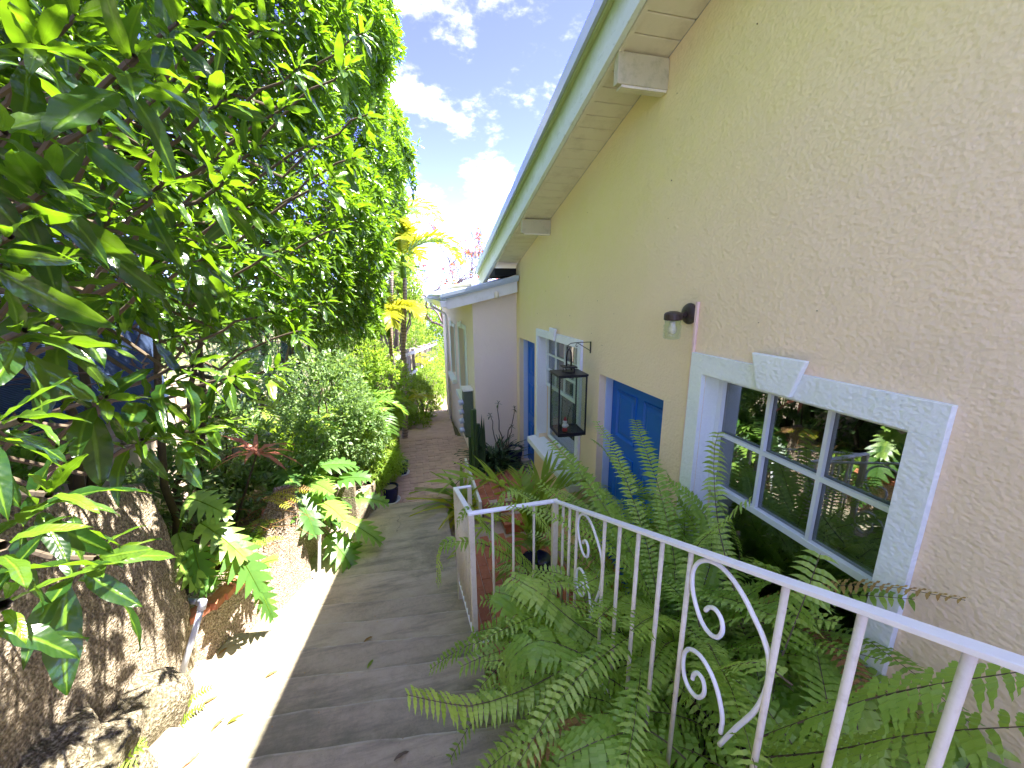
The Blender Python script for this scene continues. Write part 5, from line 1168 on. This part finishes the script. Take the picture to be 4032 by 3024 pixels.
c0 = Vector(ony(1010, 1790, 3.7)); MB().tube([(-1.85, 3.95, -2.3), tuple(c0)], [.015, .008], 6).build('stem', M['bark'], cr_)
for k in range(12):
    az = k*2.4; el = rnd.uniform(.1, 1.1); D = np.array([[math.cos(el)*math.cos(az), math.cos(el)*math.sin(az), math.sin(el)]]); R = frames(D, np.array([[0, 0, 1.]]))[0]
    inst('leaf', cm, cr_, tuple(c0), Matrix([[float(R[a, b]) for b in range(3)] for a in range(3)]), (rnd.uniform(.25, .38),)*3)

# ================================================================== BUSHES
G1 = 'bushes beside the path'
bush('small_leaf_bush', 'silvery small-leaved bush behind the draping philodendron', 'bush', (-1.1, 5.0, -2.4), [((-1.05, 4.9, -1.35), (.55, .6, .75)), ((-.75, 5.2, -1.7), (.42, .5, .55)), ((-1.3, 4.7, -1.75), (.45, .5, .5))], 11000, .062, M['bush'], G1, seed=3)
bush('small_leaf_bush', 'pale sunlit bush above the silvery one next to the palm stems', 'bush', (-1.0, 6.3, -2.6), [((-.95, 6.3, -1.1), (.6, .5, .5)), ((-.5, 6.6, -1.5), (.45, .5, .5))], 7000, .065, M['lime'], G1, seed=4)
bush('small_leaf_bush', 'dark feathery bush beside the cobalt pot', 'bush', (-.85, 5.35, -2.85), [((-.72, 5.35, -2.35), (.33, .4, .42)), ((-.55, 5.7, -2.3), (.28, .3, .35))], 5000, .07, M['palm'], G1, seed=5, tmpl=leaf_template(4, .14, .3, .3))
bush('hedge_bush', 'rounded sunlit bush at the right of the far path', 'bush', (.15, 11, -3.5), [((.12, 10.2, -2.8), (.42, .9, .8)), ((.45, 12.5, -2.9), (.55, 1.2, .9)), ((-.1, 9.2, -3.1), (.4, .6, .45))], 9000, .085, M['lime'], G1, seed=6)
bush('hedge_bush', 'bright green bush at the foot of the fence posts', 'bush', (.4, 16, -4.4), [((.45, 15.5, -3.2), (.9, 1.2, 1.1)), ((1.0, 18, -3.3), (1.2, 1.4, 1.3))], 8000, .12, M['lime'], G1, seed=7)
bush('hedge_bush', 'low sunny ground plants along the left edge of the far path', 'bush', (-.7, 8.3, -3.1), [((-.75, 8.0, -2.75), (.4, .8, .4)), ((-.5, 9.4, -2.9), (.45, .7, .5)), ((-1.1, 7.2, -2.6), (.4, .6, .5))], 6000, .07, M['lime'], G1, seed=8)
bush('shade_shrub', 'leafy undergrowth behind the planter in front of the tan wall', 'shrub', (-2.1, 4.2, -2.3), [((-2.15, 3.7, -1.75), (.35, .5, .45)), ((-2.0, 4.5, -1.6), (.4, .5, .6)), ((-1.75, 4.2, -1.95), (.3, .4, .3))], 5000, .09, M['bush'], G1, seed=15)
bush('shade_shrub', 'tufted green plants on the soil just behind the retaining wall', 'shrub', (-2.2, 1.9, -1.0), [((-2.15, 1.9, -.75), (.3, .5, .25)), ((-2.3, 2.6, -1.0), (.3, .35, .3))], 2200, .10, M['philo'], G1, seed=16)
bush('small_leaf_bush', 'leafy bush spilling over the brick path before the small golden palm', 'bush', (-.62, 6.4, -2.9), [((-.66, 6.3, -2.5), (.34, .5, .4)), ((-.9, 6.8, -2.2), (.4, .5, .5))], 5000, .075, M['lime'], G1, seed=19)
bush('small_leaf_bush', 'feathery low plant leaning over the blue pots', 'bush', (-.62, 5.75, -2.9), [((-.56, 5.75, -2.55), (.26, .35, .30)), ((-.45, 5.3, -2.35), (.22, .22, .16))], 3200, .08, M['palm'], G1, seed=21, tmpl=leaf_template(4, .14, .4, .3))
bush('small_leaf_bush', 'tall sunlit bush filling the view under the yellowing palm', 'bush', (-.6, 9.6, -3.3), [((-.75, 9.4, -1.9), (.6, .7, .8)), ((-1.4, 9.0, -1.2), (.7, .7, .9)), ((-.4, 10.2, -2.4), (.45, .6, .6))], 9000, .085, M['lime'], G1, seed=20)
G2 = 'trees beyond the fence'
bush('leafy_tree', 'bright airy tree beyond the left side of the fence', 'tree', (-2.2, 20, -5), [((-1.8, 20, .2), (2.2, 2, 2.6)), ((-3.4, 19, -1), (2, 2, 2.4)), ((-.6, 22, -1.2), (1.6, 2, 1.8)), ((-.3, 24, -2.6), (1.8, 2, 1.4))], 16000, .17, M['lime'], G2, seed=9)
bush('leafy_tree', 'darker green tree filling the gap behind the tall shrubs', 'tree', (-3.6, 11, -3), [((-2.9, 6.6, -1.2), (.7, 1.4, .9)), ((-3.4, 11, .0), (1.8, 2.2, 2.6)), ((-2.6, 10, -1.4), (1.3, 1.6, 1.2)), ((-2.4, 9, 1.4), (1.2, 1.4, 1.3))], 14000, .15, M['bush'], G2, seed=10)
bush('leafy_tree', 'dense dark tree standing behind the blue shade cloth', 'tree', (-3.8, 3, -1.2), [((-3.7, 1.2, 1.3), (1.0, 2.2, 2.3)), ((-3.6, 4.4, 1.6), (1.0, 2.2, 2.6)), ((-3.3, 7.0, 1.8), (1.0, 1.6, 2.6))], 26000, .17, M['leaf'], G2, seed=33)
bush('leafy_tree', 'tall feathery tree behind the palm crowns', 'tree', (-.9, 17, -4.5), [((-.3, 17, 1.5), (.55, .9, 1.4)), ((-.9, 17, .4), (1.1, 1.2, 1.6)), ((.1, 17.4, .2), (.5, .8, 1.1))], 9000, .15, M['lime'], G2, seed=12)
bush('leafy_tree', 'yellow-green treetop far down the slope behind the annex', 'tree', (2.5, 30, -8), [((1.4, 30, -3.0), (2.6, 2, 2.8)), ((3.5, 32, -3.5), (3, 2, 2.5)), ((-.6, 30, -3.6), (2, 2, 2.2))], 11000, .28, M['lime'], G2, seed=13)
# flame tree: spreading bare branches with pods and scarlet flowers
ft = thing('flame_tree', 'spreading leafless flame tree with seed pods and red flowers behind the eave', 'tree', (2.3, 22, -6), G2)
mb = MB(); tips = []
def grow(p, d, L_, r, lv):
    e = p+d*L_; q, rr = branch(p, e, r, r*.65, 0, 4, .06*L_); mb.tube(q, rr, 5, False)
    if lv == 0: tips.append(e); return
    for _ in range(rnd.choice((2, 3, 3))):
        nd = (d+Vector((rnd.uniform(-.8, .8), rnd.uniform(-.8, .8), rnd.uniform(-.35, .45)))).normalized(); grow(e, nd, L_*rnd.uniform(.62, .85), r*.62, lv-1)
MB().tube([(2.3, 22, -8), (2.3, 22, -2.5)], [.25, .18], 10).build('trunk', M['greybark'], ft, smooth=True)
for k in range(6): grow(Vector((2.3, 22, -2.5)), Vector((math.cos(k*1.05)*.9, math.sin(k*1.05)*.9, .85)).normalized(), 2.0, .09, 5)
mb.build('branches', M['greybark'], ft, kind='stuff')
TP = np.array([tuple(t) for t in tips]); g = np.random.default_rng(8); sel = g.permutation(len(TP))
def scat(name, idx, L0, mt, tm, n=5, j=.15):
    P = np.repeat(TP[idx], n, axis=0)+g.normal(0, j, (len(idx)*n, 3)); D = g.normal(0, 1, P.shape); merged(name, tm, P, frames(D, g.normal(0, 1, P.shape)), L0*g.uniform(.6, 1.2, len(P)), mt, g.uniform(0, 1, len(P)), None, ft)
scat('flowers', sel[:int(len(sel)*.16)], .20, M['flower'], T_OVAL, 7, .12); scat('foliage', sel[:int(len(sel)*.5)], .12, M['lime'], T_SMALL, 6, .2)
# pods
pd = MB()
for i in sel[:220]:
    p = TP[i]; pd.tube([tuple(p), (p[0]+rnd.uniform(-.1, .1), p[1], p[2]-.16), (p[0]+rnd.uniform(-.1, .1), p[1], p[2]-.32)], .02, 4, False)
pd.build('pods', M['bark'], ft, kind='stuff')
fh = thing('far_house', 'small pale roofed house far down the slope behind the flame tree', 'house', (6, 60, -9))
MB().box(2.5, 8, 60, 66, -12, -.8).build('wall', M['farwall'], fh); MB().prism([(1.8, -.8), (8.6, -.8), (5.2, 1.2)], 1, 59.5, 66.5).build('roof', M['metal'], fh)

# ================================================================== FENCE down the slope
fn = thing('picket_fence', 'weathered picket fence with pale rails stepping down the slope', 'fence', (0, 12, -4))
A, B = Vector((-.45, 8.8, 0)), Vector((1.15, 19.5, 0))
def ztop(t): return -1.35-1.15*t*.9
pk = MB().box(-.035, .035, -.012, .012, 0, 1).mesh('picket', M['fencewood'])
nP = 96
for i in range(nP):
    t = i/(nP-1); p = A.lerp(B, t); zt_ = ztop(t)+.10*math.sin(i*.9)*.3+rnd.uniform(-.03, .05); zb2 = ground_z(p.x, p.y)-.05
    inst('picket', pk, fn, (p.x-.10, p.y, zb2), (0, rnd.uniform(-.03, .03), 1.42), (1, 1, max(.3, zt_-zb2)))
for i in range(8):
    t = i/7; p = A.lerp(B, t); MB().box(p.x-.045, p.x+.045, p.y-.05, p.y+.05, ground_z(0, p.y)-.1, ztop(t)+.06).build('fence_post', M['fencewood'], fn, bevel=.006)
for dz in (-.05, -.62):
    for i in range(7):
        t0, t1 = i/7+.004, (i+1)/7-.004; p, q = A.lerp(B, t0), A.lerp(B, t1); mb = MB()
        mb.hexa([(p.x+.05, p.y, ztop(t0)+dz-.04), (p.x+.08, p.y, ztop(t0)+dz-.04), (q.x+.08, q.y, ztop(t1)+dz-.04), (q.x+.05, q.y, ztop(t1)+dz-.04), (p.x+.05, p.y, ztop(t0)+dz+.04), (p.x+.08, p.y, ztop(t0)+dz+.04), (q.x+.08, q.y, ztop(t1)+dz+.04), (q.x+.05, q.y, ztop(t1)+dz+.04)]).build('fence_rail', M['fencerail'], fn)

# ================================================================== SMALL THINGS ON THE STAIRS
fl_ = [(onz(1428, 2489, -2.29), 'yellow-green leaf lying on the shaded steps below the landing', M['dryleaf']), (onz(1441, 2590, -2.19), 'slim yellow leaf on the shaded middle steps', M['lime']), (onz(858, 2573, -2.36), 'curled tan leaf on the sunlit step by the planter wall', M['dryleaf']),
       (onz(895, 2838, -2.06), 'yellow leaf on the lowest sunlit step in view', M['palmy']), (onz(830, 2860, -2.05), 'small brown leaf beside the yellow one', M['dryleaf']), (onz(790, 2745, -2.12), 'curled dark leaf near the boulder', M['dryleaf']), (onz(700, 2960, -1.98), 'reddish leaf by the weeds', M['redleaf']), (onz(1550, 2985, -1.97), 'tiny dark leaf near the bottom of the view', M['bark']), (onz(1040, 2640, -2.22), 'bleached leaf stuck to a sunlit step', M['dryleaf'])]
for i, (p, lb, mt) in enumerate(fl_):
    T = leaf_template(5, .3, .25, .5); z = max([tz for ny_, tz in zip(nos, tops) if p.y < ny_+KX*(p.x+.45)] or [-2.7])
    o = bpy.data.objects.new('fallen_leaf', raw_mesh('fallen_leaf', T[0], T[1], mt, True, {'tone': np.full(len(T[0]), .1*i % 1), 'rib': T[2], 'young': T[2]*0})); place(o, None, (p.x, p.y, z+.012)); o.rotation_euler = (rnd.uniform(-.2, .2), -.1, .9+rnd.uniform(-.5, .5)); o.scale = (.07,)*3
    setprops(o, lb, 'leaf', 'fallen leaves on the stairs')
# weeds at the foot of the rocks
wd = thing('weeds', 'small fern-like weeds sprouting between the rocks and the stairs', 'weeds', (-1.25, 1.6, -2.1), kind='stuff')
for k in range(22):
    y = rnd.uniform(1.1, 2.1); b = (-1.32+rnd.uniform(-.1, .1)+.0, y, slope_z(y)+.02+rnd.uniform(0, .12)); frond(wd, arch(b, rnd.uniform(-1.5, 1.2), rnd.uniform(.08, .2), 1.1, -.4, 4), .035, M['lime'] if k % 3 else M['fern'], 10, seed=1200+k, wpin=.3, nseg=2, start=.1, rachis=.001)

# crumbs of leaf and twig swept against the stair edges
T = leaf_template(2, .4, .3, .3); n = 260; g = np.random.default_rng(77); P = []
while len(P) < n:
    y = g.uniform(.4, 3.3); x = (leftx(y)+.12+abs(g.normal(0, .14))) if g.random() < .6 else g.uniform(leftx(y), rightx(y)-.05)
    z = max([tz for ny_, tz in zip(nos, tops) if y < ny_+KX*(x+.45)] or [-2.7]); P.append((x, y, z+.004))
P = np.array(P); D = g.normal(0, 1, (n, 3))*[1, 1, .05]
merged('leaf_litter', T, P, frames(D, np.tile([0, 0, 1.], (n, 1))), g.uniform(.006, .02, n), M['dryleaf'], g.uniform(0, 1, n), None, None, label='crumbs of dry leaf scattered along the stairs')
